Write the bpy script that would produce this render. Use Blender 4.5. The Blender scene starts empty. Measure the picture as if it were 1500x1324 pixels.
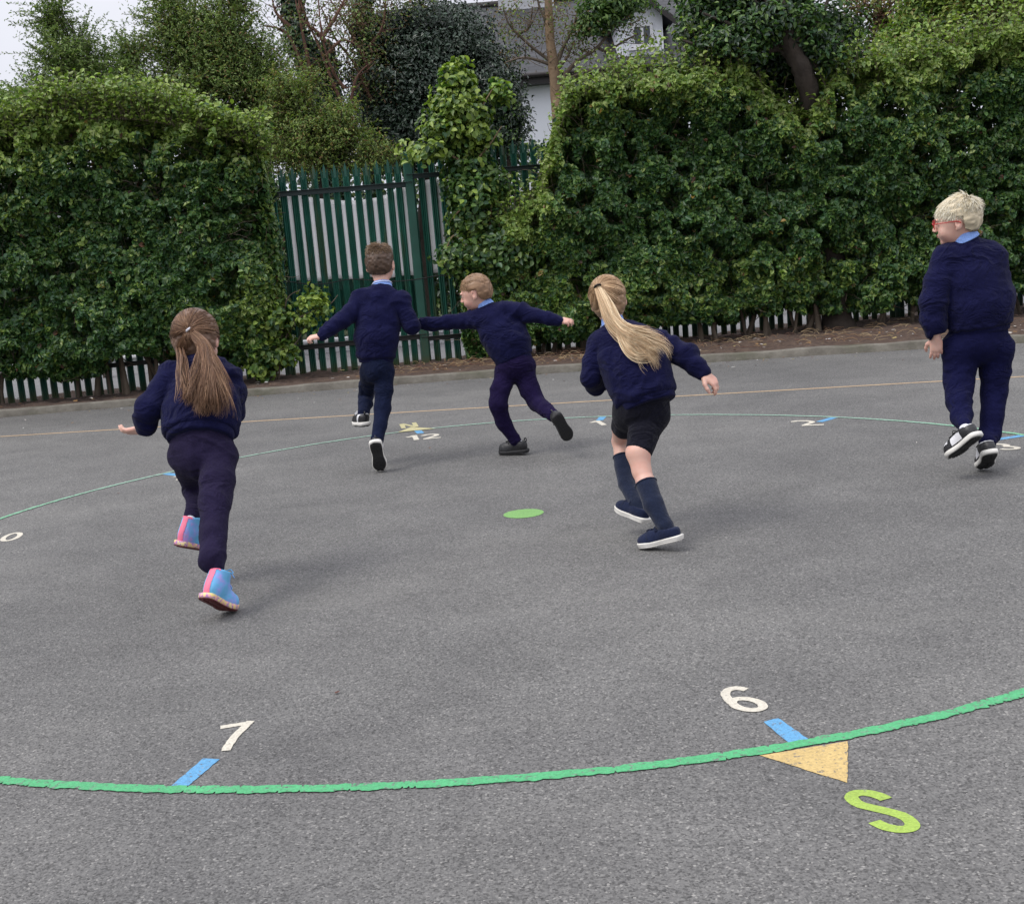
import bpy, math, random
import numpy as np
from mathutils import Vector, Matrix

rng = np.random.default_rng(7)
random.seed(7)
scene = bpy.context.scene
COL = scene.collection

# ------------------------------------------------------------------ camera model
H = 1.30                       # eye height of the camera, metres
F = 1849.66                    # focal length in pixels of the 1500 px wide picture
PITCH, ROLL = 0.16465, -0.08394
CP, SP, CR, SR = math.cos(PITCH), math.sin(PITCH), math.cos(ROLL), math.sin(ROLL)
RIGHT = np.array([CR, SP*SR, CP*SR]); UP = np.array([-SR, SP*CR, CP*CR]); FWD = np.array([0, CP, -SP])
CAM = np.array([0., 0., H])

def ray(px, py):
    x = (px-750)/F; y = -(py-662)/F
    return RIGHT*x + UP*y + FWD
def at(px, py, Y):             # world point at distance Y in front of the camera
    d = ray(px, py); return CAM + d*(Y/d[1])
def onground(px, py, z=0.0):
    d = ray(px, py); return CAM + d*((z-H)/d[2])

cam_data = bpy.data.cameras.new('camera'); cam = bpy.data.objects.new('camera', cam_data); COL.objects.link(cam)
M = Matrix(((RIGHT[0], UP[0], -FWD[0], 0), (RIGHT[1], UP[1], -FWD[1], 0), (RIGHT[2], UP[2], -FWD[2], H), (0, 0, 0, 1)))
cam.matrix_world = M
cam_data.sensor_width = 36; cam_data.sensor_fit = 'HORIZONTAL'; cam_data.lens = F/1500*36
cam_data.clip_end = 600; cam_data.clip_start = 0.05
scene.camera = cam

# ------------------------------------------------------------------ object helpers
def tag(o, label=None, cat=None, group=None, kind=None):
    if label: o['label'] = label
    if cat: o['category'] = cat
    if group: o['group'] = group
    if kind: o['kind'] = kind
    return o
def link(name, me, mat=None, parent=None, smooth=False):
    o = bpy.data.objects.new(name, me); COL.objects.link(o)
    if mat is not None:
        for m in (mat if isinstance(mat, (list, tuple)) else [mat]): me.materials.append(m)
    if parent is not None: o.parent = parent
    if smooth and len(me.polygons):
        me.polygons.foreach_set('use_smooth', np.ones(len(me.polygons), dtype=bool))
    return o
def empty(name, loc=(0, 0, 0), parent=None):
    o = bpy.data.objects.new(name, None); COL.objects.link(o); o.location = loc; o.empty_display_size = .1
    if parent is not None: o.parent = parent
    return o
def np_mesh(name, V, Fc, tint=None):
    """V (n,3); Fc (m,k) equal-size faces"""
    me = bpy.data.meshes.new(name)
    V = np.asarray(V, dtype=np.float32); Fc = np.asarray(Fc, dtype=np.int32)
    m, k = Fc.shape
    me.vertices.add(len(V)); me.vertices.foreach_set('co', V.ravel())
    me.loops.add(m*k); me.loops.foreach_set('vertex_index', Fc.ravel())
    me.polygons.add(m); me.polygons.foreach_set('loop_start', np.arange(0, m*k, k, dtype=np.int32))
    me.update(calc_edges=True)
    if tint is not None:
        a = me.attributes.new('tint', 'FLOAT_COLOR', 'POINT')
        c = np.ones((len(V), 4), dtype=np.float32); c[:, :tint.shape[1]] = tint
        a.data.foreach_set('color', c.ravel())
    return me
class MB:                       # collects polygons of any size
    def __init__(s): s.v = []; s.f = []; s.mi = []
    def poly(s, pts, mi=0):
        b = len(s.v); s.v += [tuple(p) for p in pts]; s.f.append(list(range(b, b+len(pts)))); s.mi.append(mi)
    def box(s, lo, hi, mi=0, mat=None):
        x0, y0, z0 = lo; x1, y1, z1 = hi
        p = [(x0,y0,z0),(x1,y0,z0),(x1,y1,z0),(x0,y1,z0),(x0,y0,z1),(x1,y0,z1),(x1,y1,z1),(x0,y1,z1)]
        if mat is not None: p = [tuple(mat @ Vector(q)) for q in p]
        b = len(s.v); s.v += p
        for q in ((0,3,2,1),(4,5,6,7),(0,1,5,4),(1,2,6,5),(2,3,7,6),(3,0,4,7)):
            s.f.append([b+i for i in q]); s.mi.append(mi)
    def build(s, name, mat, parent=None, smooth=False, bevel=0):
        me = bpy.data.meshes.new(name); me.from_pydata(s.v, [], s.f); me.update()
        o = link(name, me, mat, parent, smooth)
        if isinstance(mat, (list, tuple)): me.polygons.foreach_set('material_index', s.mi)
        if bevel:
            md = o.modifiers.new('bevel', 'BEVEL'); md.width = bevel; md.segments = 2; md.limit_method = 'ANGLE'
        return o

# ------------------------------------------------------------------ numpy noise
_perm = np.random.default_rng(3).permutation(256).astype(np.int64); _perm = np.concatenate([_perm, _perm, _perm])
_val = np.random.default_rng(4).random(768).astype(np.float32)*2-1
def noise(P, scale=1.0, seed=0):
    P = np.asarray(P, dtype=np.float64)*scale + seed*17.31
    i = np.floor(P).astype(np.int64); f = P-i; u = f*f*(3-2*f); i &= 255
    def h(a, b, c): return _val[_perm[_perm[_perm[(i[..., 0]+a) & 255]+((i[..., 1]+b) & 255)]+((i[..., 2]+c) & 255)]]
    def L(a, b, t): return a+(b-a)*t
    x0 = L(L(h(0,0,0), h(1,0,0), u[..., 0]), L(h(0,1,0), h(1,1,0), u[..., 0]), u[..., 1])
    x1 = L(L(h(0,0,1), h(1,0,1), u[..., 0]), L(h(0,1,1), h(1,1,1), u[..., 0]), u[..., 1])
    return L(x0, x1, u[..., 2])
def fbm(P, scale=1.0, seed=0, o=3):
    r = 0; a = 1; s = 0
    for k in range(o): r = r+a*noise(P, scale*2**k, seed+k*3); s += a; a *= .5
    return r/s
def unit(v):
    v = np.asarray(v, dtype=float); return v/np.maximum(np.linalg.norm(v, axis=-1, keepdims=True), 1e-9)

# ------------------------------------------------------------------ tubes / strands
def strand_arrays(P, R, sides=3, flat=1.0):
    """P (N,K,3) paths, R (N,K) radii"""
    N, K, _ = P.shape
    T = np.gradient(P, axis=1); T = unit(T)
    ref = np.where(np.abs(T[:, :1, 2:3]) > .9, np.array([1., 0, 0]), np.array([0, 0, 1.]))
    A = unit(np.cross(T, np.broadcast_to(ref, T.shape))); B = np.cross(T, A)
    ang = np.arange(sides)*2*np.pi/sides
    V = P[:, :, None, :] + R[:, :, None, None]*(np.cos(ang)[None, None, :, None]*A[:, :, None, :]*1.0 + flat*np.sin(ang)[None, None, :, None]*B[:, :, None, :])
    V = V.reshape(-1, 3)
    n = np.arange(N)[:, None, None]; k = np.arange(K-1)[None, :, None]; s = np.arange(sides)[None, None, :]; s2 = (s+1) % sides
    base = (n*K+k)*sides
    Fc = np.stack([base+s, base+s2, base+sides+s2, base+sides+s], -1).reshape(-1, 4)
    return V, Fc
def strands_obj(name, P, R, mat, parent=None, sides=3, tint=None, flat=1.0):
    V, Fc = strand_arrays(P, R, sides, flat)
    t = None
    if tint is not None: t = np.repeat(tint, P.shape[1]*sides, axis=0)
    return link(name, np_mesh(name, V, Fc, t), mat, parent, True)
def resample(pts, n):
    pts = np.asarray(pts, float); m = len(pts)
    t = np.linspace(0, m-1, n); out = np.zeros((n, pts.shape[1]))
    for q, tt in enumerate(t):
        i = min(int(tt), m-2); f = tt-i
        p0 = pts[max(i-1, 0)]; p1 = pts[i]; p2 = pts[i+1]; p3 = pts[min(i+2, m-1)]
        out[q] = .5*((2*p1)+(-p0+p2)*f+(2*p0-5*p1+4*p2-p3)*f*f+(-p0+3*p1-3*p2+p3)*f**3)
    return out
def tube_arrays(pts, rad, n=24, sides=8, rough=0.0, seed=0):
    q = resample(np.column_stack([np.asarray(pts, float), np.asarray(rad, float)]), n)
    V, Fc = strand_arrays(q[None, :, :3], np.maximum(q[None, :, 3], .0005), sides)
    if rough:
        c = np.repeat(q[:, :3], sides, axis=0); d = V-c
        V = c+d*(1+rough*fbm(V, 9, seed)[:, None]+rough*.6*noise(V*np.array([6, 6, 1]), 9, seed+5)[:, None])
    return V, Fc
def merge_arrays(L):
    Vs = []; Fs = []; b = 0
    for V, Fc in L: Vs.append(V); Fs.append(Fc+b); b += len(V)
    return np.concatenate(Vs), np.concatenate(Fs)

# ------------------------------------------------------------------ signed distance fields
class Field:
    def __init__(s, lo, hi, h):
        s.h = h; s.lo = np.asarray(lo, float); s.n = np.ceil((np.asarray(hi)-s.lo)/h).astype(int)+1
        s.a = np.full(s.n, 1.0, dtype=np.float32)
    def region(s, lo, hi):
        i0 = np.clip(np.floor((np.asarray(lo)-s.lo)/s.h).astype(int), 0, s.n-1); i1 = np.clip(np.ceil((np.asarray(hi)-s.lo)/s.h).astype(int)+1, 1, s.n)
        g = np.meshgrid(*[s.lo[k]+s.h*np.arange(i0[k], i1[k]) for k in range(3)], indexing='ij')
        return tuple(slice(i0[k], i1[k]) for k in range(3)), np.stack(g, -1)
    def op(s, lo, hi, fn, k, mode='u'):
        pad = k+s.h*3
        sl, P = s.region(np.asarray(lo)-pad, np.asarray(hi)+pad)
        if P.size == 0: return
        d = fn(P); a = s.a[sl]
        if mode == 'u': s.a[sl] = smin(a, d, k)
        elif mode == 's': s.a[sl] = -smin(-a, d, k)
        elif mode == 'i': s.a[sl] = -smin(-a, -d, k)
    def cone(s, A, B, ra, rb, k=.02, mode='u'):
        A = np.asarray(A, float); B = np.asarray(B, float); r = max(ra, rb)
        ba = B-A; L2 = max(ba@ba, 1e-9)
        def fn(P):
            t = np.clip((P-A)@ba/L2, 0, 1); return np.linalg.norm(P-A-t[..., None]*ba, axis=-1)-(ra+(rb-ra)*t)
        s.op(np.minimum(A, B)-r, np.maximum(A, B)+r, fn, k, mode)
    def ell(s, C, rad, R=None, k=.02, mode='u'):
        C = np.asarray(C, float); rad = np.asarray(rad, float); R = np.eye(3) if R is None else R   # rows of R: local axes
        m = rad.max()
        def fn(P):
            q = (P-C)@R.T; k0 = np.linalg.norm(q/rad, axis=-1); k1 = np.linalg.norm(q/rad**2, axis=-1)
            return k0*(k0-1)/np.maximum(k1, 1e-6)
        s.op(C-m, C+m, fn, k, mode)
    def etube(s, A, B, sa, sb, da, db, side, k=.03, mode='u'):
        """elliptic cone from A to B: half widths sa, sb along side, half depths da, db"""
        A = np.asarray(A, float); B = np.asarray(B, float); ba = B-A; L = np.linalg.norm(ba); ax = ba/L
        sd = side-ax*(side@ax); sd = sd/np.linalg.norm(sd); dp = np.cross(ax, sd); r = max(sa, sb, da, db)
        def fn(P):
            q = P-A; t = np.clip(q@ax/L, 0, 1); q = q-(t*L)[..., None]*ax
            w = sa+(sb-sa)*t; d = da+(db-da)*t
            u = q@sd; v = q@dp; z = q@ax
            k0 = np.sqrt((u/w)**2+(v/d)**2+(z/np.minimum(w, d))**2); k1 = np.sqrt((u/w**2)**2+(v/d**2)**2+(z/np.minimum(w, d)**2)**2)
            return k0*(k0-1)/np.maximum(k1, 1e-6)
        s.op(np.minimum(A, B)-r, np.maximum(A, B)+r, fn, k, mode)
    def plane(s, C, N, rad=None, k=.004):      # keep the side opposite to N
        C = np.asarray(C, float); N = unit(N)
        if rad is None: lo, hi = s.lo, s.lo+s.n*s.h
        else: lo, hi = C-rad, C+rad
        def fn(P):
            d = (P-C)@N
            if rad is not None: d = np.where(np.linalg.norm(P-C, axis=-1) < rad, d, -1)
            return d
        s.op(lo, hi, fn, k, 'i')
    def mesh(s, fn=None, smooth=1):
        V, Q = nets(s.a, s.lo, s.h)
        return V, Q
def smin(a, b, k):
    if k <= 0: return np.minimum(a, b)
    h = np.clip(k-np.abs(a-b), 0, None)/k
    return (np.minimum(a, b)-h*h*k*.25).astype(np.float32)
def nets(a, lo, h):
    s = a < 0; c = [(i, j, k) for i in (0, 1) for j in (0, 1) for k in (0, 1)]
    n = np.array(a.shape)-1
    cnt = np.zeros(n, dtype=np.int8)
    for i, j, k in c: cnt += s[i:i+n[0], j:j+n[1], k:k+n[2]]
    I = np.argwhere((cnt > 0) & (cnt < 8))
    vid = np.full(n, -1, dtype=np.int32); vid[I[:, 0], I[:, 1], I[:, 2]] = np.arange(len(I))
    acc = np.zeros((len(I), 3)); w = np.zeros(len(I))
    val = {q: a[I[:, 0]+q[0], I[:, 1]+q[1], I[:, 2]+q[2]].astype(float) for q in c}
    for p in c:
        for ax in range(3):
            if p[ax] == 0:
                q = list(p); q[ax] = 1; q = tuple(q); va, vb = val[p], val[q]
                m = (va < 0) != (vb < 0); t = np.where(m, va/np.where(m, va-vb, 1), 0)
                pt = np.array(p, float)[None]+t[:, None]*(np.arange(3) == ax)
                acc[m] += pt[m]; w[m] += 1
    V = lo+h*(I+acc/w[:, None])
    Q = []
    for ax in range(3):
        b, d = (ax+1) % 3, (ax+2) % 3
        s0 = np.moveaxis(s, (ax, b, d), (0, 1, 2)); vv = np.moveaxis(vid, (ax, b, d), (0, 1, 2))
        E = s0[:-1] != s0[1:]; E = E[:, 1:-1, 1:-1]; J = np.argwhere(E); J[:, 1:] += 1
        q = np.stack([vv[J[:, 0], J[:, 1]-1, J[:, 2]-1], vv[J[:, 0], J[:, 1], J[:, 2]-1], vv[J[:, 0], J[:, 1], J[:, 2]], vv[J[:, 0], J[:, 1]-1, J[:, 2]]], -1)
        fl = ~s0[J[:, 0], J[:, 1], J[:, 2]]; q[fl] = q[fl][:, ::-1]; Q.append(q)
    Q = np.concatenate(Q); Q = Q[(Q >= 0).all(1)]
    return V, Q
def relax(V, Q, it=1, f=.5):
    e = np.concatenate([Q[:, [0, 1]], Q[:, [1, 2]], Q[:, [2, 3]], Q[:, [3, 0]]]); e = np.concatenate([e, e[:, ::-1]])
    deg = np.bincount(e[:, 0], minlength=len(V))[:, None]
    for _ in range(it):
        S = np.stack([np.bincount(e[:, 0], weights=V[e[:, 1], k], minlength=len(V)) for k in range(3)], -1)/np.maximum(deg, 1)
        V = V+f*(S-V)
    return V
def vnormals(V, Q):
    n = np.cross(V[Q[:, 2]]-V[Q[:, 0]], V[Q[:, 3]]-V[Q[:, 1]]); N = np.zeros_like(V)
    for k in range(4):
        for c in range(3): N[:, c] += np.bincount(Q[:, k], weights=n[:, c], minlength=len(V))
    return unit(N)
# ------------------------------------------------------------------ materials
def newmat(name):
    m = bpy.data.materials.new(name); m.use_nodes = True; nt = m.node_tree
    b = nt.nodes['Principled BSDF']; return m, nt, b
def N(nt, t, **kw):
    n = nt.nodes.new(t)
    for k, v in kw.items():
        if k in n.inputs.keys() if hasattr(n.inputs, 'keys') else False: n.inputs[k].default_value = v
        else: setattr(n, k, v)
    return n
def ramp(nt, stops, fac=None):
    r = nt.nodes.new('ShaderNodeValToRGB'); e = r.color_ramp.elements
    while len(e) < len(stops): e.new(.5)
    for i, (p, c) in enumerate(stops): e[i].position = p; e[i].color = (*c, 1) if len(c) == 3 else c
    if fac is not None: nt.links.new(fac, r.inputs[0])
    return r.outputs[0]
def mix(nt, fac, a, b, mode='MIX'):
    m = nt.nodes.new('ShaderNodeMix'); m.data_type = 'RGBA'; m.blend_type = mode
    for i, v in ((0, fac), (6, a), (7, b)):
        s = m.inputs[i]
        if isinstance(v, bpy.types.NodeSocket): nt.links.new(v, s)
        elif isinstance(v, (int, float)): s.default_value = v if i == 0 else (v, v, v, 1)
        else: s.default_value = (*v, 1)
    return m.outputs[2]
def math_(nt, op, a, b=None):
    m = nt.nodes.new('ShaderNodeMath'); m.operation = op
    for i, v in ((0, a), (1, b)):
        if v is None: continue
        if isinstance(v, bpy.types.NodeSocket): nt.links.new(v, m.inputs[i])
        else: m.inputs[i].default_value = v
    return m.outputs[0]
def coord(nt, kind='Object', scale=None):
    c = nt.nodes.new('ShaderNodeTexCoord'); o = c.outputs[kind]
    if scale is not None:
        mp = nt.nodes.new('ShaderNodeMapping'); mp.inputs['Scale'].default_value = scale; nt.links.new(o, mp.inputs[0]); o = mp.outputs[0]
    return o
def ntex(nt, v, scale, detail=2, rough=.5, out='Fac'):
    n = nt.nodes.new('ShaderNodeTexNoise'); n.inputs['Scale'].default_value = scale; n.inputs['Detail'].default_value = detail; n.inputs['Roughness'].default_value = rough
    nt.links.new(v, n.inputs['Vector']); return n.outputs[out]
def vtex(nt, v, scale, out='Color', feature='F1', rnd=1):
    n = nt.nodes.new('ShaderNodeTexVoronoi'); n.feature = feature; n.inputs['Scale'].default_value = scale; n.inputs['Randomness'].default_value = rnd
    nt.links.new(v, n.inputs['Vector']); return n.outputs[out]
def bump(nt, b, h, strength=.3, dist=.01):
    n = nt.nodes.new('ShaderNodeBump'); n.inputs['Strength'].default_value = strength; n.inputs['Distance'].default_value = dist
    nt.links.new(h, n.inputs['Height']); nt.links.new(n.outputs[0], b.inputs['Normal']); return n

def mat_plain(name, col, rough=.6, var=.15, scale=8, metal=0, bmp=0, bscale=60, spec=.5):
    m, nt, b = newmat(name); v = coord(nt)
    f = ntex(nt, v, scale, 4, .6)
    c = ramp(nt, [(.25, tuple(x*(1-var) for x in col)), (.75, tuple(min(1, x*(1+var)) for x in col))], f)
    nt.links.new(c, b.inputs['Base Color']); b.inputs['Roughness'].default_value = rough; b.inputs['Metallic'].default_value = metal
    b.inputs['Specular IOR Level'].default_value = spec
    if bmp: bump(nt, b, ntex(nt, v, bscale, 3), bmp, .01)
    return m
def mat_cloth(name, col, var=.25, weave=900, sheen=.15, rough=.95, crease=.55):
    m, nt, b = newmat(name); v = coord(nt)
    f = ntex(nt, v, 14, 4, .65); g = ntex(nt, v, 160, 2, .6)
    c = ramp(nt, [(.25, tuple(x*(1-var) for x in col)), (.8, tuple(x*(1+var) for x in col))], f)
    c2 = mix(nt, .25, c, ramp(nt, [(.35, tuple(x*.5 for x in col)), (.7, tuple(x*1.7 for x in col))], g))
    lint = ramp(nt, [(.0, (1, 1, 1)), (.045, (0, 0, 0))], vtex(nt, v, 26, 'Distance'))
    c3 = mix(nt, math_(nt, 'MULTIPLY', lint, .35), c2, tuple(min(1, x*3+.05) for x in col))
    nt.links.new(c3, b.inputs['Base Color']); b.inputs['Roughness'].default_value = rough; b.inputs['Specular IOR Level'].default_value = .08
    b.inputs['Sheen Weight'].default_value = sheen; b.inputs['Sheen Roughness'].default_value = .5
    h = math_(nt, 'ADD', ntex(nt, v, 45, 4, .65), math_(nt, 'MULTIPLY', ntex(nt, v, weave, 1), .3))
    bn = bump(nt, b, h, .5, .006)
    # crumpled creases in the cloth
    n1 = nt.nodes.new('ShaderNodeTexNoise'); n1.inputs['Scale'].default_value = 7; n1.inputs['Detail'].default_value = 3; n1.inputs['Distortion'].default_value = 1.2; nt.links.new(coord(nt, 'Object', (1, 1, 1.7)), n1.inputs['Vector'])
    rd = math_(nt, 'SUBTRACT', 1.0, math_(nt, 'MULTIPLY', math_(nt, 'ABSOLUTE', math_(nt, 'SUBTRACT', n1.outputs['Fac'], .5)), 7.0)); rd = math_(nt, 'MULTIPLY', math_(nt, 'MAXIMUM', rd, -.6), ramp(nt, [(.42, (.12, .12, .12)), (.62, (1, 1, 1))], ntex(nt, v, 4.5, 2, .5)))
    n2 = nt.nodes.new('ShaderNodeBump'); n2.inputs['Strength'].default_value = crease; n2.inputs['Distance'].default_value = .016; nt.links.new(rd, n2.inputs['Height']); nt.links.new(bn.outputs[0], n2.inputs['Normal']); nt.links.new(n2.outputs[0], b.inputs['Normal'])
    return m
def mat_skin(name, col=(.66, .42, .335)):
    m, nt, b = newmat(name); v = coord(nt)
    f = ntex(nt, v, 18, 3)
    c = ramp(nt, [(.3, (col[0]*.95, col[1]*.8, col[2]*.78)), (.7, col)], f)
    nt.links.new(c, b.inputs['Base Color']); b.inputs['Roughness'].default_value = .5
    b.inputs['Subsurface Weight'].default_value = .15; b.inputs['Subsurface Radius'].default_value = (.01, .004, .002); b.inputs['Subsurface Scale'].default_value = .6
    return m
def mat_attr(name, rough=.5, trans=0.0, spec=.5, mult=1.0, tcol=(1.1, 1.25, .5)):
    m, nt, b = newmat(name)
    a = nt.nodes.new('ShaderNodeAttribute'); a.attribute_name = 'tint'
    c = a.outputs['Color']
    if mult != 1: c = mix(nt, 1.0, c, (mult, mult, mult), 'MULTIPLY')
    nt.links.new(c, b.inputs['Base Color']); b.inputs['Roughness'].default_value = rough; b.inputs['Specular IOR Level'].default_value = spec
    if trans:
        t = nt.nodes.new('ShaderNodeBsdfTranslucent'); nt.links.new(mix(nt, 1.0, c, tcol, 'MULTIPLY'), t.inputs['Color'])
        ms = nt.nodes.new('ShaderNodeMixShader'); ms.inputs[0].default_value = trans
        nt.links.new(b.outputs[0], ms.inputs[1]); nt.links.new(t.outputs[0], ms.inputs[2]); nt.links.new(ms.outputs[0], nt.nodes['Material Output'].inputs[0])
    return m

def asphalt_color(nt, v):
    big = ntex(nt, v, .35, 5, .6); mid = ntex(nt, v, 2.2, 5, .65); 
    grain = vtex(nt, v, 190, 'Color'); bw = nt.nodes.new('ShaderNodeSeparateColor'); nt.links.new(grain, bw.inputs[0])
    g = ramp(nt, [(0, (.020, .020, .020)), (.40, (.118, .117, .118)), (.93, (.185, .183, .182)), (1, (.36, .35, .34))], bw.outputs[0])
    g = mix(nt, .40, g, ramp(nt, [(.3, (.072, .072, .073)), (.7, (.195, .193, .193))], ntex(nt, v, 75, 3, .7)))
    c = mix(nt, 1, g, ramp(nt, [(.3, (.80, .80, .81)), (.7, (1.20, 1.19, 1.17))], big), 'MULTIPLY')
    c = mix(nt, 1, c, ramp(nt, [(.25, (.84, .84, .84)), (.75, (1.16, 1.16, 1.15))], mid), 'MULTIPLY')
    return c, bw.outputs[0]
def mat_asphalt():
    m, nt, b = newmat('playground_asphalt'); v = coord(nt)
    c, g = asphalt_color(nt, v)
    # dusty pale scuffs in worn patches
    sc = ramp(nt, [(.55, (0, 0, 0)), (.72, (1, 1, 1))], ntex(nt, coord(nt, 'Object', (.55, 1.3, 1)), 1.1, 6, .62))
    c = mix(nt, math_(nt, 'MULTIPLY', sc, .22), c, (.22, .215, .205))
    wt = ramp(nt, [(.0, (1, 1, 1)), (.03, (0, 0, 0))], vtex(nt, v, 3.3, 'Distance'))
    c = mix(nt, math_(nt, 'MULTIPLY', wt, .5), c, (.45, .44, .42))
    # dirt and fallen dust gathering within half a metre of the kerb
    sx = nt.nodes.new('ShaderNodeSeparateXYZ'); nt.links.new(v, sx.inputs[0])
    c = mix(nt, 1, c, (1.0, 1.0, .975), 'MULTIPLY')
    nt.links.new(c, b.inputs['Base Color']); b.inputs['Roughness'].default_value = .88; b.inputs['Specular IOR Level'].default_value = .35
    h = math_(nt, 'ADD', math_(nt, 'MULTIPLY', vtex(nt, v, 150, 'Distance'), -1.0), math_(nt, 'MULTIPLY', ntex(nt, v, 60, 3), .8))
    bump(nt, b, h, .55, .006)
    return m
def mat_paint(name, col, wear=.5, fade=None):
    m, nt, b = newmat(name); v = coord(nt)
    ac, g = asphalt_color(nt, v)
    f = ntex(nt, v, 55, 5, .75)
    chips = ramp(nt, [(wear-.02, (0, 0, 0)), (wear+.03, (1, 1, 1))], f)
    f2 = ntex(nt, v, 9, 3, .6)
    pc = ramp(nt, [(.25, tuple(x*.86 for x in col)), (.75, col)], f2)
    if fade:        # old coat worn paler on the far half of the playground
        sx = nt.nodes.new('ShaderNodeSeparateXYZ'); nt.links.new(v, sx.inputs[0]); yy = math_(nt, 'ADD', math_(nt, 'MULTIPLY', sx.outputs[1], .1), math_(nt, 'MULTIPLY', f2, .12))
        pc = mix(nt, ramp(nt, [(.66, (0, 0, 0)), (.86, (.8, .8, .8))], yy), pc, fade)
    pc = mix(nt, .25, pc, mix(nt, 1, pc, g, 'MULTIPLY'))
    nt.links.new(mix(nt, chips, mix(nt, .88, pc, ac), pc), b.inputs['Base Color']); b.inputs['Roughness'].default_value = .7
    bump(nt, b, math_(nt, 'MULTIPLY', vtex(nt, v, 150, 'Distance'), -1.0), .35, .004)
    return m

MT = {}
MT['asphalt'] = mat_asphalt()
MT['green_paint'] = mat_paint('green_line_paint', (.085, .43, .18), .41, (.34, .46, .40))
MT['white_paint'] = mat_paint('cream_number_paint', (.66, .62, .52), .34)
MT['blue_paint'] = mat_paint('blue_tick_paint', (.12, .36, .62), .40)
MT['yellow_paint'] = mat_paint('yellow_arrow_paint', (.62, .45, .18), .40)
MT['pale_paint'] = mat_paint('pale_yellow_paint', (.52, .48, .26), .36)
MT['lime_paint'] = mat_paint('lime_letter_paint', (.36, .52, .085), .35)
MT['dot_paint'] = mat_paint('green_dot_paint', (.20, .42, .12), .35)
MT['orange_paint'] = mat_paint('orange_line_paint', (.50, .36, .22), .40)
MT['skin'] = mat_skin('skin_fair'); MT['skin_b'] = mat_skin('skin_fair_warm', (.58, .32, .23))
MT['sweat'] = mat_cloth('navy_sweatshirt', (.0070, .0078, .037), .3, 900, .04)
MT['trou_navy'] = mat_cloth('navy_joggers', (.0068, .0076, .038), .3, 900, .02)
MT['trou_dark'] = mat_cloth('dark_joggers', (.0165, .0125, .036), .3, 900, .03)
MT['trou_blue'] = mat_cloth('blue_black_joggers', (.0080, .0120, .034), .3, 900, .03)
MT['trou_plum'] = mat_cloth('plum_navy_joggers', (.0110, .0070, .034), .3, 900, .02)
MT['shorts'] = mat_cloth('dark_shorts', (.0085, .0085, .015), .3, 900, .06)
MT['sock'] = mat_cloth('navy_sock', (.014, .020, .043), crease=.15)
MT['white_sock'] = mat_cloth('white_sock', (.72, .72, .78), .08, crease=.2)
MT['collar'] = mat_cloth('pale_blue_collar', (.23, .37, .76), .1, crease=.1)
MT['collar_w'] = mat_plain('collar_white_stripe', (.75, .78, .85), .8)
MT['hair'] = mat_attr('hair_strands', .42, 0, .35)
MT['rubber_black'] = mat_plain('black_rubber', (.012, .012, .013), .55, .3, 40, 0, .4, 200)
MT['rubber_white'] = mat_plain('white_rubber', (.72, .70, .65), .5, .1, 30)
MT['rubber_red'] = mat_plain('dark_red_rubber', (.10, .018, .018), .6, .3, 40, 0, .3, 150)
MT['leather_black'] = mat_plain('black_leather', (.016, .016, .018), .42, .3, 30, 0, .2, 120)
MT['leather_white'] = mat_plain('white_leather', (.72, .72, .74), .45, .08, 30)
MT['canvas_navy'] = mat_cloth('navy_canvas', (.014, .020, .050), .2, 900, .1, crease=.1)
MT['lace_w'] = mat_plain('white_lace', (.7, .7, .72), .8)
MT['lace_b'] = mat_plain('black_lace', (.02, .02, .02), .8)
MT['glasses_red'] = mat_plain('red_glasses_frame', (.45, .02, .02), .3, .1)
MT['eye'] = mat_plain('eye_white', (.75, .73, .70), .2, .05)
MT['lip'] = mat_plain('lips', (.48, .17, .15), .5, .1)
MT['pink'] = mat_plain('pink_strip', (.75, .16, .26), .6, .1)
def mat_tiedye():
    m, nt, b = newmat('pastel_tie_dye_canvas'); v = coord(nt)
    c = ramp(nt, [(.0, (.05, .28, .42)), (.50, (.14, .42, .70)), (.60, (.22, .36, .74)), (.68, (.50, .28, .62)), (.76, (.10, .42, .50)), (1, (.25, .55, .75))], ntex(nt, v, 14, 3, .6))
    nt.links.new(c, b.inputs['Base Color']); b.inputs['Roughness'].default_value = .75
    return m
MT['tiedye'] = mat_tiedye()
def mat_splash():
    m, nt, b = newmat('splashed_rubber'); v = coord(nt)
    c = ramp(nt, [(.40, (.78, .62, .24)), (.5, (.72, .30, .42)), (.56, (.28, .16, .45)), (.62, (.75, .60, .30))], ntex(nt, v, 45, 2, .6))
    nt.links.new(c, b.inputs['Base Color']); b.inputs['Roughness'].default_value = .55
    return m
MT['splash'] = mat_splash()
MT['leaf'] = mat_attr('hedge_leaf', .42, .22, .45)
MT['leaf_matt'] = mat_attr('tree_leaf', .55, .28, .3)
MT['leaf_gloss'] = mat_attr('holly_leaf', .32, .08, .55)
MT['bark'] = mat_plain('grey_brown_bark', (.042, .032, .024), .9, .45, 5, 0, 1, 30)
MT['bark_tan'] = mat_plain('tan_bark', (.24, .165, .10), .9, .4, 4, 0, 1, 25)
MT['twig'] = mat_plain('twig_bark', (.11, .085, .06), .85, .3, 10)
MT['twig_red'] = mat_plain('reddish_twig_bark', (.13, .065, .045), .85, .3, 10)
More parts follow.
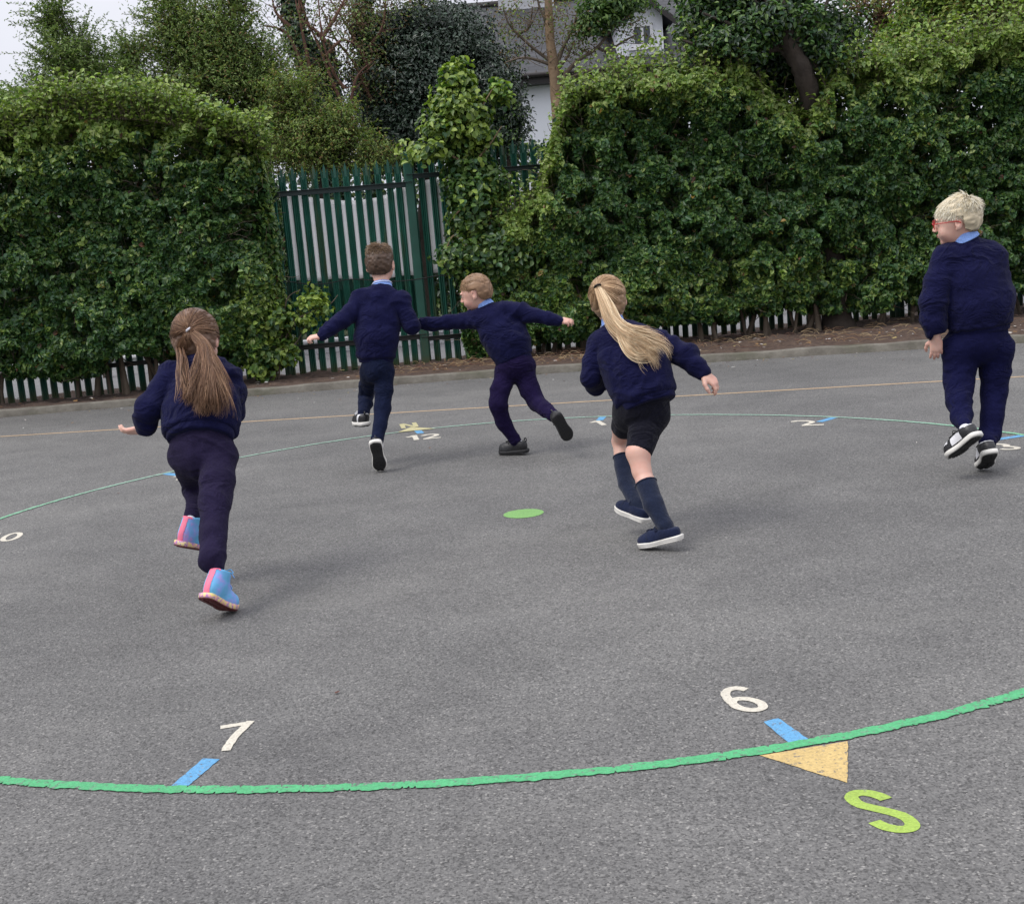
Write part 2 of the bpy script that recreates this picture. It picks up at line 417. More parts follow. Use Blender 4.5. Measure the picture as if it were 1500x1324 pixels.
def mat_palisade():
    m, nt, b = newmat('green_palisade_paint'); v = coord(nt)
    base = ramp(nt, [(.3, (.007, .062, .042)), (.7, (.012, .092, .062))], ntex(nt, v, 5, 3))
    # green algae growing in streaks, thickest on the lowest part of the pales
    alg = ntex(nt, coord(nt, 'Object', (7, 7, .7)), 1.4, 4, .6)
    sx = nt.nodes.new('ShaderNodeSeparateXYZ'); nt.links.new(v, sx.inputs[0])
    low = ramp(nt, [(.10, (1, 1, 1)), (.2, (0, 0, 0))], sx.outputs[2])
    f = math_(nt, 'MAXIMUM', ramp(nt, [(.56, (0, 0, 0)), (.70, (.75, .75, .75))], alg), math_(nt, 'MULTIPLY', low, ramp(nt, [(.3, (.25, .25, .25)), (.6, (.95, .95, .95))], alg)))
    c = mix(nt, f, base, (.050, .062, .022))
    nt.links.new(c, b.inputs['Base Color']); b.inputs['Roughness'].default_value = .5
    bump(nt, b, ntex(nt, v, 40, 3), .15, .005)
    return m
MT['palisade'] = mat_palisade()
MT['rail'] = mat_plain('dark_green_rail', (.008, .026, .024), .5, .3, 10)
MT['rail_low'] = mat_plain('dark_weathered_rail', (.016, .018, .016), .6, .35, 10)
def mat_soil():
    m, nt, b = newmat('soil_bed'); v = coord(nt)
    c = ramp(nt, [(.3, (.045, .028, .022)), (.55, (.105, .068, .050)), (.8, (.20, .145, .10))], ntex(nt, v, 16, 8, .75))
    nt.links.new(c, b.inputs['Base Color']); b.inputs['Roughness'].default_value = .95
    bump(nt, b, ntex(nt, v, 30, 8, .7), 1, .03)
    return m
MT['soil'] = mat_soil()
def mat_kerb():
    m, nt, b = newmat('weathered_kerb_concrete'); v = coord(nt)
    c = ramp(nt, [(.25, (.07, .062, .052)), (.5, (.15, .138, .115)), (.75, (.24, .225, .19))], ntex(nt, v, 3.2, 8, .7))
    c = mix(nt, ramp(nt, [(.5, (0, 0, 0)), (.7, (.7, .7, .7))], ntex(nt, coord(nt, 'Object', (.8, 1, 1)), 2.3, 5, .6)), c, (.075, .080, .045))
    nt.links.new(c, b.inputs['Base Color']); b.inputs['Roughness'].default_value = .9
    bump(nt, b, ntex(nt, v, 25, 6, .7), .8, .015)
    return m
MT['kerb'] = mat_kerb()
MT['concrete'] = mat_plain('pale_concrete', (.18, .18, .185), .85, .12, 2, 0, .4, 30)
MT['white_wall'] = mat_plain('white_painted_wall', (.74, .74, .76), .7, .05, 2, 0, .2, 20)
def mat_banner():
    m, nt, b = newmat('faded_banner'); v = coord(nt)
    c = ramp(nt, [(.3, (.84, .84, .83)), (.7, (.90, .90, .89))], ntex(nt, v, 3, 4))
    c = mix(nt, ramp(nt, [(.60, (0, 0, 0)), (.78, (.4, .4, .4))], ntex(nt, v, 5.0, 4, .6)), c, (.62, .50, .44))
    nt.links.new(c, b.inputs['Base Color']); b.inputs['Roughness'].default_value = .55
    return m
MT['banner'] = mat_banner()
def mat_render():
    m, nt, b = newmat('white_house_render'); v = coord(nt)
    c = ramp(nt, [(.3, (.74, .76, .80)), (.7, (.82, .84, .88))], ntex(nt, v, 1.2, 5))
    nt.links.new(c, b.inputs['Base Color']); b.inputs['Roughness'].default_value = .9; bump(nt, b, ntex(nt, v, 60, 3), .3, .01)
    return m
MT['render'] = mat_render()
def mat_slate():
    m, nt, b = newmat('slate_roof'); c0 = nt.nodes.new('ShaderNodeTexCoord')
    br = nt.nodes.new('ShaderNodeTexBrick'); nt.links.new(c0.outputs['UV'], br.inputs['Vector'])
    br.inputs['Scale'].default_value = 1; br.inputs['Brick Width'].default_value = .32; br.inputs['Row Height'].default_value = .2; br.inputs['Mortar Size'].default_value = .016
    br.inputs['Color1'].default_value = (.024, .026, .031, 1); br.inputs['Color2'].default_value = (.042, .044, .051, 1); br.inputs['Mortar'].default_value = (.014, .015, .018, 1)
    nz = ntex(nt, c0.outputs['Object'], 1.3, 5)
    c = mix(nt, 1, br.outputs['Color'], ramp(nt, [(.3, (.8, .8, .82)), (.7, (1.2, 1.17, 1.12))], nz), 'MULTIPLY')
    nt.links.new(c, b.inputs['Base Color']); b.inputs['Roughness'].default_value = .6
    bump(nt, b, br.outputs['Fac'], -.6, .02)
    return m
MT['slate'] = mat_slate()
MT['fascia'] = mat_plain('dark_fascia', (.018, .014, .013), .6)
MT['glass'] = mat_plain('window_glass', (.06, .075, .09), .08, .2, 2)
MT['upvc'] = mat_plain('white_window_frame', (.72, .72, .74), .4, .04)
MT['brick'] = mat_plain('pale_chimney', (.42, .43, .45), .9, .2, 6, 0, .5, 20)
def mat_grass():
    m, nt, b = newmat('rough_grass_ground'); v = coord(nt)
    c = ramp(nt, [(.3, (.018, .028, .010)), (.7, (.05, .07, .02))], ntex(nt, v, 4, 8, .7))
    nt.links.new(c, b.inputs['Base Color']); b.inputs['Roughness'].default_value = .95; bump(nt, b, ntex(nt, v, 20, 6), 1, .05)
    return m
MT['grass'] = mat_grass()
MT['litter'] = mat_attr('litter_bits', .8, 0, .3)
MT['cable'] = mat_plain('dark_wire', (.012, .014, .014), .6)

# ------------------------------------------------------------------ world and sun
world = bpy.data.worlds.new('World'); scene.world = world; world.use_nodes = True
nt = world.node_tree; bg = nt.nodes['Background']
SUN_EL, SUN_AZ = math.radians(56), math.radians(-112)     # azimuth measured from +Y towards +X
sky = nt.nodes.new('ShaderNodeTexSky'); sky.sky_type = 'NISHITA'; sky.sun_disc = False
sky.sun_elevation = SUN_EL; sky.sun_rotation = SUN_AZ; sky.air_density = 1.4; sky.dust_density = 5; sky.ozone_density = 1
hs = nt.nodes.new('ShaderNodeHueSaturation'); hs.inputs['Saturation'].default_value = .25; nt.links.new(sky.outputs[0], hs.inputs['Color'])
v = coord(nt, 'Generated', (1, 1, 2.4))
cl = ramp(nt, [(.30, (4.3, 4.4, 5.1)), (.70, (5.3, 5.4, 5.9))], ntex(nt, v, 2.0, 6, .55))
sx = nt.nodes.new('ShaderNodeSeparateXYZ'); nt.links.new(coord(nt, 'Generated'), sx.inputs[0])
cl = mix(nt, 1, cl, ramp(nt, [(0, (1, 1, 1)), (.28, (1.08, 1.08, 1.08)), (1, (2.3, 2.26, 2.2))], sx.outputs[2]), 'MULTIPLY')   # overcast: brightest overhead
c = mix(nt, .90, hs.outputs[0], cl)
nt.links.new(c, bg.inputs['Color']); bg.inputs['Strength'].default_value = .095
sd = bpy.data.lights.new('sun', 'SUN'); sd.energy = 1.05; sd.angle = math.radians(24); sd.color = (1, .96, .9)
sun = bpy.data.objects.new('sun', sd); COL.objects.link(sun)
dirv = Vector((math.sin(SUN_AZ)*math.cos(SUN_EL), math.cos(SUN_AZ)*math.cos(SUN_EL), math.sin(SUN_EL)))
sun.rotation_euler = dirv.to_track_quat('Z', 'Y').to_euler(); sun.location = dirv*30
scene.view_settings.view_transform = 'Standard'; scene.view_settings.look = 'None'; scene.view_settings.gamma = 1; scene.view_settings.exposure = .80
# ------------------------------------------------------------------ ground
def sheet(name, x0, x1, y0, y1, z, mat, label, kind='structure'):
    m = MB(); m.poly([(x0, y0, z), (x1, y0, z), (x1, y1, z), (x0, y1, z)]); o = m.build(name, mat); return tag(o, label, kind=kind)
KP = [(0, 614), (200, 592), (380, 579), (620, 561), (860, 545), (986, 534), (1193, 522), (1358, 511), (1500, 502)]
kp = np.array([onground(*p)[:2] for p in KP]); kc = np.polyfit(kp[:, 0], kp[:, 1], 2)
def kerb_y(x): return np.polyval(kc, np.clip(x, -7, 7))
def fence_y(x): return 13.98+.135*x
xs = np.linspace(-32, 32, 129)
sheet('ground', -250, 250, -40, 420, -.06, MT['grass'], 'rough grassy ground stretching away behind everything')
m = MB()
for a, b in zip(xs[:-1], xs[1:]): m.poly([(a, -12, 0), (b, -12, 0), (b, kerb_y(b), 0), (a, kerb_y(a), 0)])
asphalt = tag(m.build('asphalt', MT['asphalt']), 'worn grey asphalt of the school playground', kind='structure')
# kerb: individual stones read as one edging, a real step up to the bed
KH, KW = .07, .12
def strip(name, mat, label, prof, xs, yf, jitter=0, seed=0, smooth=False, kind='structure', bevel=0):
    V = []; n = len(prof)
    for x in xs:
        for dy, z in prof: V.append((x, yf(x)+dy, z))
    V = np.array(V)
    if jitter: V[:, 2] += jitter*fbm(V, 2.5, seed)*(V[:, 2] > .02); V[:, 1] += jitter*.8*noise(V, 3, seed+2)
    Fc = []
    for i in range(len(xs)-1):
        for j in range(n-1): Fc.append((i*n+j, (i+1)*n+j, (i+1)*n+j+1, i*n+j+1))
    o = link(name, np_mesh(name, V, Fc), mat, None, smooth); return tag(o, label, kind=kind)
kx = np.linspace(-14, 14, 561)
strip('kerb', MT['kerb'], 'weathered concrete kerb along the far edge of the playground', [(0, -.05), (0, KH-.012), (.012, KH), (KW-.01, KH), (KW, KH-.01), (KW, -.05)], kx, kerb_y, .016, 3)
V = []; ny = 26
for x in kx:
    y0, y1 = kerb_y(x)+KW, fence_y(x)+.45
    for j in range(ny):
        V.append((x, y0+(y1-y0)*j/(ny-1), .055))
V = np.array(V); V[:, 2] += .045*fbm(V, 3.2, 8)+.02*noise(V, 12, 5); V[:, 2] = np.where(np.arange(len(V)) % ny == 0, np.minimum(V[:, 2], .06), V[:, 2])
i = np.arange(len(kx)-1)[:, None]*ny; j = np.arange(ny-1)[None]
Fc = np.stack([i+j, i+ny+j, i+ny+j+1, i+j+1], -1).reshape(-1, 4)
tag(link('soil_bed', np_mesh('soil_bed', V, Fc), MT['soil'], None, True), 'bare brown soil bed between kerb and fence', kind='structure')
# footpath and road behind the fence
m = MB()
for a, b in zip(xs[:-1], xs[1:]): m.poly([(a, fence_y(a)+.42, .03), (b, fence_y(b)+.42, .03), (b, 17.3+.1*b, .03), (a, 17.3+.1*a, .03)])
tag(m.build('pavement', MT['concrete']), 'pale concrete drive seen between the fence pales', kind='structure')

# ------------------------------------------------------------------ painted markings (children of the asphalt, 4 mm proud)
Z1, Z2, Z3 = .0018, .0034, .005
def ragged(P, step=.012, amp=.003, seed=0):
    P = np.asarray(P, float); out = []
    for a, b in zip(P, np.roll(P, -1, axis=0)):
        n = max(1, int(np.linalg.norm(b-a)/step))
        for k in range(n): out.append(a+(b-a)*k/n)
    out = np.array(out); q = np.column_stack([out, np.full(len(out), seed*1.7)])
    out[:, 0] += amp*noise(q, 70, seed); out[:, 1] += amp*noise(q, 70, seed+9)
    return out
def flat_poly(name, P, z, mat, label=None, amp=.003, seed=0):
    P = ragged(P, .012, amp, seed); m = MB(); m.poly([(x, y, z) for x, y in P][::-1]); o = m.build(name, mat, asphalt)
    if o.data.polygons[0].normal.z < 0: o.data.flip_normals()
    return tag(o, label)
def ribbon(m, P, w, z, seed=0, amp=.003, closed=False):
    P = np.asarray(P, float); T = np.gradient(P, axis=0)
    if closed: T = np.roll(P, -1, 0)-np.roll(P, 1, 0)
    T = unit(T); Nn = np.stack([-T[:, 1], T[:, 0]], -1); s = np.arange(len(P), dtype=float)
    q = np.column_stack([P, np.zeros(len(P))]); n1 = noise(q, 38, seed)+.6*noise(q, 110, seed+1); n2 = noise(q, 38, seed+4)+.6*noise(q, 110, seed+5)
    A = P+Nn*(np.asarray(w)/2+amp*n1)[:, None]; B = P-Nn*(np.asarray(w)/2+amp*n2)[:, None]
    for i in range(len(P)-(0 if closed else 1)):
        k = (i+1) % len(P); m.poly([(*B[i], z), (*B[k], z), (*A[k], z), (*A[i], z)])
CX, CY, CRAD = -.058, 5.984, 3.075
CPX = [(0,760),(50,744),(100,729),(200,704),(260,688),(380,666),(458,652),(537,639.7),(613,629),(727,619.6),(804,614.3),(900,609.8),(1000,608),(1140,608.8),(1223,611.5),(1308,616),(1404,625.6),(1500,637.6),
 (0,1143),(100,1151),(200,1156),(300,1158),(400,1157),(500,1155),(600,1150.5),(700,1145),(800,1137),(900,1127),(1000,1114),(1115,1100),(1240,1082),(1370,1050),(1500,1014)]
g = np.array([onground(*p)[:2] for p in CPX])-[CX, CY]; th = np.arctan2(g[:, 1], g[:, 0]); rr = np.hypot(g[:, 0], g[:, 1])-CRAD
def basis(t): return np.stack([np.ones_like(t)]+[f(k*t) for k in range(1, 7) for f in (np.cos, np.sin)], -1)
Bm = basis(th); reg = np.diag([1e-3]+[1e-3*k**3 for k in range(1, 7) for _ in (0, 1)]); co = np.linalg.solve(Bm.T@Bm+reg, Bm.T@rr)
t = np.linspace(0, 2*np.pi, 4800, endpoint=False); R_ = CRAD+basis(t)@co
m = MB(); ribbon(m, np.stack([CX+R_*np.cos(t), CY+R_*np.sin(t)], -1), (.040-.011*np.clip((CY+R_*np.sin(t)-5)/3, 0, 1))*np.where(rng.random(4800) < .03, .45, 1), Z2, 1, .0058, True)
tag(m.build('circle_line', MT['green_paint'], asphalt), 'large green painted circle line')
op = np.array([onground(*p)[:2] for p in [(0, 640), (200, 627.5), (380, 616), (620, 602.5), (860, 588), (1050, 578), (1190, 570), (1350, 560.5), (1500, 551)]]); oc = np.polyfit(op[:, 0], op[:, 1], 2)
ox = np.linspace(-7, 6.5, 900); m = MB(); ribbon(m, np.stack([ox, np.polyval(oc, ox)], -1), .046, Z1, 5, .004)
tag(m.build('court_line', MT['orange_paint'], asphalt), 'long pale orange court line')
px = lambda L: np.array([onground(*p)[:2] for p in L])
for k, L in enumerate([[(1118.7,1057.3),(1140,1052.5),(1185,1083.5),(1156,1089.5)], [(298,1111),(322.4,1112),(276,1151),(251,1151)]]):
    flat_poly('tick_mark', px(L), Z1, MT['blue_paint'], None, .002, k)
def tick(px_, ang_out, L=.19, w=.052):
    c = onground(*px_)[:2]; d = unit(np.array([CX, CY])-c); n = np.array([-d[1], d[0]]); flat_poly('tick_mark', [c+n*w/2, c-n*w/2, c+d*L-n*w/2, c+d*L+n*w/2], Z1, MT['blue_paint'], None, .002, int(px_[0]))
for p in ((239, 693.5), (611, 630), (884, 610), (1223, 611.5), (1500, 638)): tick(p, 0)
flat_poly('direction_arrow', px([(1113, 1107), (1242, 1086), (1241, 1147)]), Z1, MT['yellow_paint'], 'pale orange triangle pointing out of the circle beside the S', .002, 3)
flat_poly('direction_arrow', px([(583, 634), (638, 628.6), (602, 626.3)]), Z3, MT['pale_paint'], 'pale yellow triangle on the far side of the circle below the N', .002, 4)
c = onground(767, 752.5)[:2]; a = np.linspace(0, 2*np.pi, 80, endpoint=False); flat_poly('centre_dot', [c+.098*np.array([math.cos(q), math.sin(q)]) for q in a], Z1, MT['dot_paint'], 'round light green dot in the middle of the circle', .0015, 6)
# glyphs drawn as strokes in a 0.6 x 1 box
def arc(cx, cy, rx, ry, a0, a1, n=22): return [(cx+rx*math.cos(math.radians(a0+(a1-a0)*k/n)), cy+ry*math.sin(math.radians(a0+(a1-a0)*k/n))) for k in range(n+1)]
GL = {'7': [[(.02, .92), (.53, .92)], [(.50, .985), (.42, .80), (.30, .52), (.22, .25), (.18, 0)]],
      '6': [[(.50, .86), (.42, .915), (.33, .915), (.2, .83), (.12, .68), (.085, .5), (.085, .32)], arc(.3, .29, .215, .215, 180, 540, 36)],
      'S': [arc(.30, .725, .21, .19, 12, 180, 18)+[(.10, .66), (.16, .58), (.30, .52), (.42, .45), (.51, .36), (.52, .28)]+arc(.30, .275, .22, .20, 0, -168, 18)],
      '1': [[(.05, .74), (.18, .80), (.30, .98)], [(.30, .99), (.30, 0)]],
      '2': [arc(.29, .70, .21, .215, 165, -25, 18)+[(.42, .50), (.25, .3), (.1, .09)], [(.04, .075), (.56, .075)]],
      '0': [arc(.3, .5, .21, .425, 0, 360, 36)],
      'N': [[(.09, 0), (.09, 1)], [(.09, .97), (.51, .03)], [(.51, 0), (.51, 1)]],
      '3': [arc(.27, .73, .2, .19, 150, -80, 16), arc(.27, .29, .22, .22, 80, -150, 16)]}
def glyph(ch, centre, h, wd, mat, label, ang=10, wsc=1.0, z=Z1, sw=.124, yang=98):
    ex = np.array([math.cos(math.radians(ang)), math.sin(math.radians(ang))])*h*wsc; ey = np.array([math.cos(math.radians(yang)), math.sin(math.radians(yang))])*h
    c = np.asarray(centre[:2]); m = MB()
    for i, s in enumerate(GL[ch]):
        P = np.array([c+ex*(x-.3)+ey*(y-.5) for x, y in s])
        P = resample(P, 60) if len(s) > 2 else np.linspace(P[0], P[-1], 30)
        ribbon(m, P, h*sw*wd, z+i*.0008, 7+i, .0015)
    return tag(m.build('painted_'+('letter' if ch in 'SN' else 'number'), mat, asphalt), label)
W_, L_ = MT['white_paint'], MT['lime_paint']
glyph('7', onground(346, 1078), .205, 1, W_, 'cream number 7 near the bottom left of the circle', 11, .86, yang=98)
glyph('6', onground(1087, 1024), .212, 1.0, W_, 'cream number 6 inside the circle near its bottom right', -14, .86)
glyph('S', onground(1290, 1187), .225, 1.12, L_, 'lime green letter S outside the circle', -14, .80)
glyph('N', onground(599, 623.5), .25, 1.1, MT['pale_paint'], 'pale yellow letter N beyond the circle', 5, .9)
glyph('1', onground(608.5, 641.4), .235, 1.25, W_, 'cream digit 1 of the number 12', 0, 1)
glyph('2', onground(631, 639.4), .235, 1.25, W_, 'cream digit 2 of the number 12', 5, 1)
glyph('1', onground(879.5, 619.8), .24, 1.25, W_, 'cream number 1 on the far side of the circle', 0, 1)
glyph('2', onground(1181, 619.8), .26, 1.1, W_, 'cream number 2 on the far right of the circle', -18, 1)
glyph('3', onground(1470, 654.6), .22, 1.2, W_, 'cream number 3 behind the right boy\'s shoes', -10, 1)
glyph('0', onground(17, 786.5), .215, 1, W_, 'cream digit 0 of the number 10 at the left edge', 10, .85)
glyph('1', onground(-9, 788), .215, 1, W_, 'cream digit 1 of the number 10 at the left edge', 10, .85)
glyph('1', onground(263, 699.5), .21, 1, W_, 'cream digit 1 of the number 11', 10, .85)
glyph('1', onground(275, 697.5), .21, 1, W_, 'cream digit 1 of the number 11', 10, .85)
# scattered litter: fallen leaf scraps and pale crumbs on asphalt and bed
def quads_cloud(C, A, B): # C centre, A,B half vectors
    V = np.stack([C-A-B, C+A-B*.6, C+A*.8+B, C-A*.7+B], 1).reshape(-1, 3); return V, np.arange(len(V)).reshape(-1, 4)
n = 420
X = rng.uniform(-6, 6, n); Y = kerb_y(X)-np.abs(rng.exponential(.22, n)); far = rng.random(n) < .10
Y = np.where(far, rng.uniform(2.8, 12.3, n), Y); Zz = np.full(n, .006)
n2 = 420; X2 = rng.uniform(-6, 6, n2); Y2 = kerb_y(X2)+KW+rng.uniform(0, 1.2, n2); Zb = np.full(n2, .09)
C = np.column_stack([np.r_[X, X2], np.r_[Y, Y2], np.r_[Zz, Zb]]); s = np.r_[rng.uniform(.003, .014, n)*np.where(far, .8, 1), rng.uniform(.006, .03, n2)]
a = rng.uniform(0, 6.28, len(C)); A = np.stack([np.cos(a), np.sin(a), rng.normal(0, .12, len(C))], -1)*s[:, None]; B = np.stack([-np.sin(a), np.cos(a), rng.normal(0, .12, len(C))], -1)*(s*rng.uniform(.3, .8, len(C)))[:, None]
pal = np.array([(.45, .42, .38), (.17, .085, .04), (.26, .15, .06), (.30, .24, .10), (.10, .04, .03), (.55, .54, .52)]); tint = np.repeat(pal[rng.integers(0, 6, len(C))], 4, axis=0)
V, Fc = quads_cloud(C, A, B); tag(link('litter', np_mesh('litter', V, Fc, tint), MT['litter']), 'fallen leaf scraps and pale crumbs along the kerb', kind='stuff')
# dry grass and straw lying on the soil bed
n = 800; cl = np.array([(.35, 0), (2.3, 0), (3.4, 0), (4.6, 0), (-.6, 0), (1.2, 0), (.95, 0)]); k = rng.integers(0, len(cl), n)
X = cl[k, 0]+rng.normal(0, .33, n); Yk = kerb_y(X)+KW+.08+rng.random(n)**.8*np.maximum(fence_y(X)-kerb_y(X)-.5, .2)
a = rng.uniform(0, 6.28, n); L = rng.uniform(.05, .2, n); t = np.linspace(0, 1, 4)
P = np.zeros((n, 4, 3)); P[:, :, 0] = X[:, None]+np.cos(a)[:, None]*L[:, None]*t; P[:, :, 1] = Yk[:, None]+np.sin(a)[:, None]*L[:, None]*t*.6; P[:, :, 2] = .075+.03*rng.random(n)[:, None]+(np.sin(t*3.1)*.035)[None]*rng.random(n)[:, None]
pal = np.array([(.30, .20, .11), (.20, .115, .065), (.38, .29, .17), (.13, .07, .05)])
tag(strands_obj('dry_grass', P, np.broadcast_to(np.array([.003, .0028, .002, .0008]), (n, 4)), MT['litter'], None, 3, pal[rng.integers(0, 4, n)]), 'dry straw and dead stalks on the soil bed', kind='stuff')

# ------------------------------------------------------------------ palisade fence
def pale(m, c, ax, z0, z1, w=.071, shape=True):
    """one W section pale; c base point, ax unit vector along the fence"""
    nx = np.array([-ax[1], ax[0], 0.])*-1   # towards the playground
    if nx[1] > 0: nx = -nx
    prof = [(-.5, .0), (-.30, .016), (-.12, .004), (0, .012), (.12, .004), (.30, .016), (.5, 0)]
    hs = [.90, .95, .965, 1, .965, .95, .90]; fl = [.012, .004, 0, 0, 0, .004, .012]; sp = 1.0
    P0 = [c+ax*w*u+nx*d for u, d in prof]
    zt = z1-.15
    lev = [[p+np.array([0, 0, z0]) for p in P0], [p+np.array([0, 0, zt]) for p in P0]]
    b = len(m.v)
    for L in lev: m.v += [tuple(p) for p in L]
    for i in range(6): m.f.append([b+i, b+i+1, b+7+i+1, b+7+i]); m.mi.append(0)
    # triple pointed head: centre spike and two outward leaning side spikes
    def spike(u0, u1, top, lean, out):
        q0 = c+ax*w*u0+nx*.008; q1 = c+ax*w*u1+nx*.008; um = (u0+u1)/2+lean
        m.poly([q0+[0, 0, zt], q1+[0, 0, zt], c+ax*w*(u1+lean*.6)+nx*(.008+out)+[0, 0, zt+(top-zt)*.62], c+ax*w*um+nx*(.008+out*1.4)+[0, 0, top], c+ax*w*(u0+lean*.6)+nx*(.008+out)+[0, 0, zt+(top-zt)*.62]])
    spike(-.22, .22, z1, 0, 0); spike(-.5, -.18, z1-.055, -.16, .02); spike(.18, .5, z1-.055, .16, .02)
def fence(label, x0, x1, zb, zt, spacing, rails, posts, endw=True, jit=.004, group=None, seed=0):
    A = np.array([x0, fence_y(x0), 0.]); B = np.array([x1, fence_y(x1), 0.]); ax = unit(B-A); L = np.linalg.norm(B-A)
    root = empty('palisade_fence', tuple(A)); inv = Matrix.Translation(-Vector(A))
    r = np.random.default_rng(seed); m = MB(); n = int(L/spacing)
    for i in range(n):
        c = ax*(spacing*(i+.5)) + ax*r.normal(0, jit); pale(m, c, ax, zb, zt+r.normal(0, .006))
    o = m.build('pale_panel', MT['palisade'], root); md = o.modifiers.new('thick', 'SOLIDIFY'); md.thickness = .003
    for z, h, mt in rails:
        mm = MB(); nx = np.array([ax[1], -ax[0], 0.]); R = Matrix(((ax[0], nx[0], 0, 0), (ax[1], nx[1], 0, 0), (0, 0, 1, 0), (0, 0, 0, 1)))
        mm.box((0, .030, z-h/2), (L, .036, z+h/2), mat=R); mm.box((0, .036, z+h/2-.006), (L, .075, z+h/2), mat=R)
        mm.build('rail', mt, root, bevel=.002)
    for px_, w, zt_, in posts:
        mm = MB(); nx = np.array([ax[1], -ax[0], 0.]); R = Matrix(((ax[0], nx[0], 0, 0), (ax[1], nx[1], 0, 0), (0, 0, 1, 0), (0, 0, 0, 1)))
        mm.box((px_-w/2, -.11, -.1), (px_+w/2, -.015 if w < .08 else .06, zt_), mat=R); mm.build('post', MT['palisade'], root, bevel=.004)
    tag(root, label, 'fence', group); return root, ax, L
gx0 = at(404, 400, 13.65)[0]; gx1 = at(612, 400, 13.9)[0]; gx2 = at(700, 400, 14.0)[0]
GZ = 2.27
rl = [(1.98, .05, MT['rail']), (.30, .055, MT['rail_low'])]
sp = .1125
root, ax, L = fence('green palisade gate with a faded banner behind its pales', gx0, gx1+.03, .06, GZ, sp, [(1.99, .055, MT['rail']), (.36, .055, MT['rail_low'])], [(.01, .06, GZ-.05)], seed=1)
root.name = 'palisade_gate'; root['category'] = 'gate'
m = MB(); nyy = np.array([-ax[1], ax[0], 0.])
for i in range(int(L/sp)): pale(m, ax*(sp*(i+1.0))+nyy*.14, ax, .50, 1.08, .085)
o = m.build('lower_backing', MT['palisade'], root); md = o.modifiers.new('thick', 'SOLIDIFY'); md.thickness = .003
r2, _, L2 = fence('green palisade fence running right behind the tall hedge', gx1-.03, 8.2, .06, 2.38, sp, [(2.07, .05, MT['rail']), (.33, .05, MT['rail_low'])], [(.03, .085, 2.33)]+[(.03+2.75*k, .07, 2.3) for k in range(1, 4)], seed=2)
r3, _, L3 = fence('green palisade fence running left behind the dense hedge', -8.6, gx0-.02, .06, 2.30, sp, [(2.0, .05, MT['rail']), (.36, .05, MT['rail_low'])], [(L_k, .07, 2.25) for L_k in (.1, 2.8, 5.2)], seed=3)
# wire strung across the gate
w0 = at(400, 414, 13.5); w1 = at(760, 400, 13.9); ts = np.linspace(0, 1, 60)
P = w0+(w1-w0)*ts[:, None]; P[:, 1] = fence_y(P[:, 0])-.06; P[:, 2] += -.035*np.sin(ts*np.pi*3)**2+.012*noise(P, 5)
tag(strands_obj('wire', P[None], np.full((1, 60), .0055), MT['cable'], None, 5), 'thin dark wire strung sagging across the gate', 'wire')
# faded banner on the far side of the gate
def banner(pxs, topf, botf, yoff, label, seed):
    n = 40; nz = 16; V = []
    for i in range(n+1):
        u = i/n; X = pxs[0]+(pxs[1]-pxs[0])*u
        for j in range(nz+1):
            q = j/nz; tp, bt = topf(u), botf(u); V.append((X, fence_y(X)+yoff+.004*math.sin(u*19+seed), bt+(tp-bt)*q))
    Fc = [(i*(nz+1)+j, (i+1)*(nz+1)+j, (i+1)*(nz+1)+j+1, i*(nz+1)+j+1) for i in range(n) for j in range(nz)]
    o = link('banner', np_mesh('banner', V, Fc), MT['banner'], None, True); md = o.modifiers.new('thick', 'SOLIDIFY'); md.thickness = .002
    return tag(o, label, 'banner')
bz = lambda px_, py_: at(px_, py_, fence_y(at(px_, py_, 13.9)[0])+.08)
A_, B_ = bz(412, 284), bz(604, 281); C_ = bz(420, 413); D_ = bz(612, 404)
banner((A_[0], B_[0]+.02), lambda u: A_[2]*(1-u)+B_[2]*u-.085*math.sin(u*math.pi)**1.5*(1 if u < .75 else .8)+(.10 if u > .8 else 0)*(u-.8)/.2, lambda u: C_[2]*(1-u)+D_[2]*u+.01*math.sin(u*23), .024, 'wide faded white banner tied behind the green gate', 1)
A2, B2 = bz(617, 265), bz(648, 262); C2 = bz(628, 400)
banner((A2[0], at(662, 330, 14.05)[0]), lambda u: A2[2]*(1-u)+B2[2]*u, lambda u: C2[2]-.02*u, .024, 'narrow faded white banner tied behind the fence right of the gate post', 2)
# white painted low wall far behind the gate
m = MB(); p0 = at(430, 520, 19.6); p1 = at(760, 503, 20.3)
m.box((-7, 17.1, -.02), (9, 17.3, .17)); m.box((-7.02, 17.07, .17), (9.02, 17.33, .21))
tag(m.build('low_wall', MT['white_wall'], bevel=.008), 'low white wall beyond the drive behind the fence', 'wall')
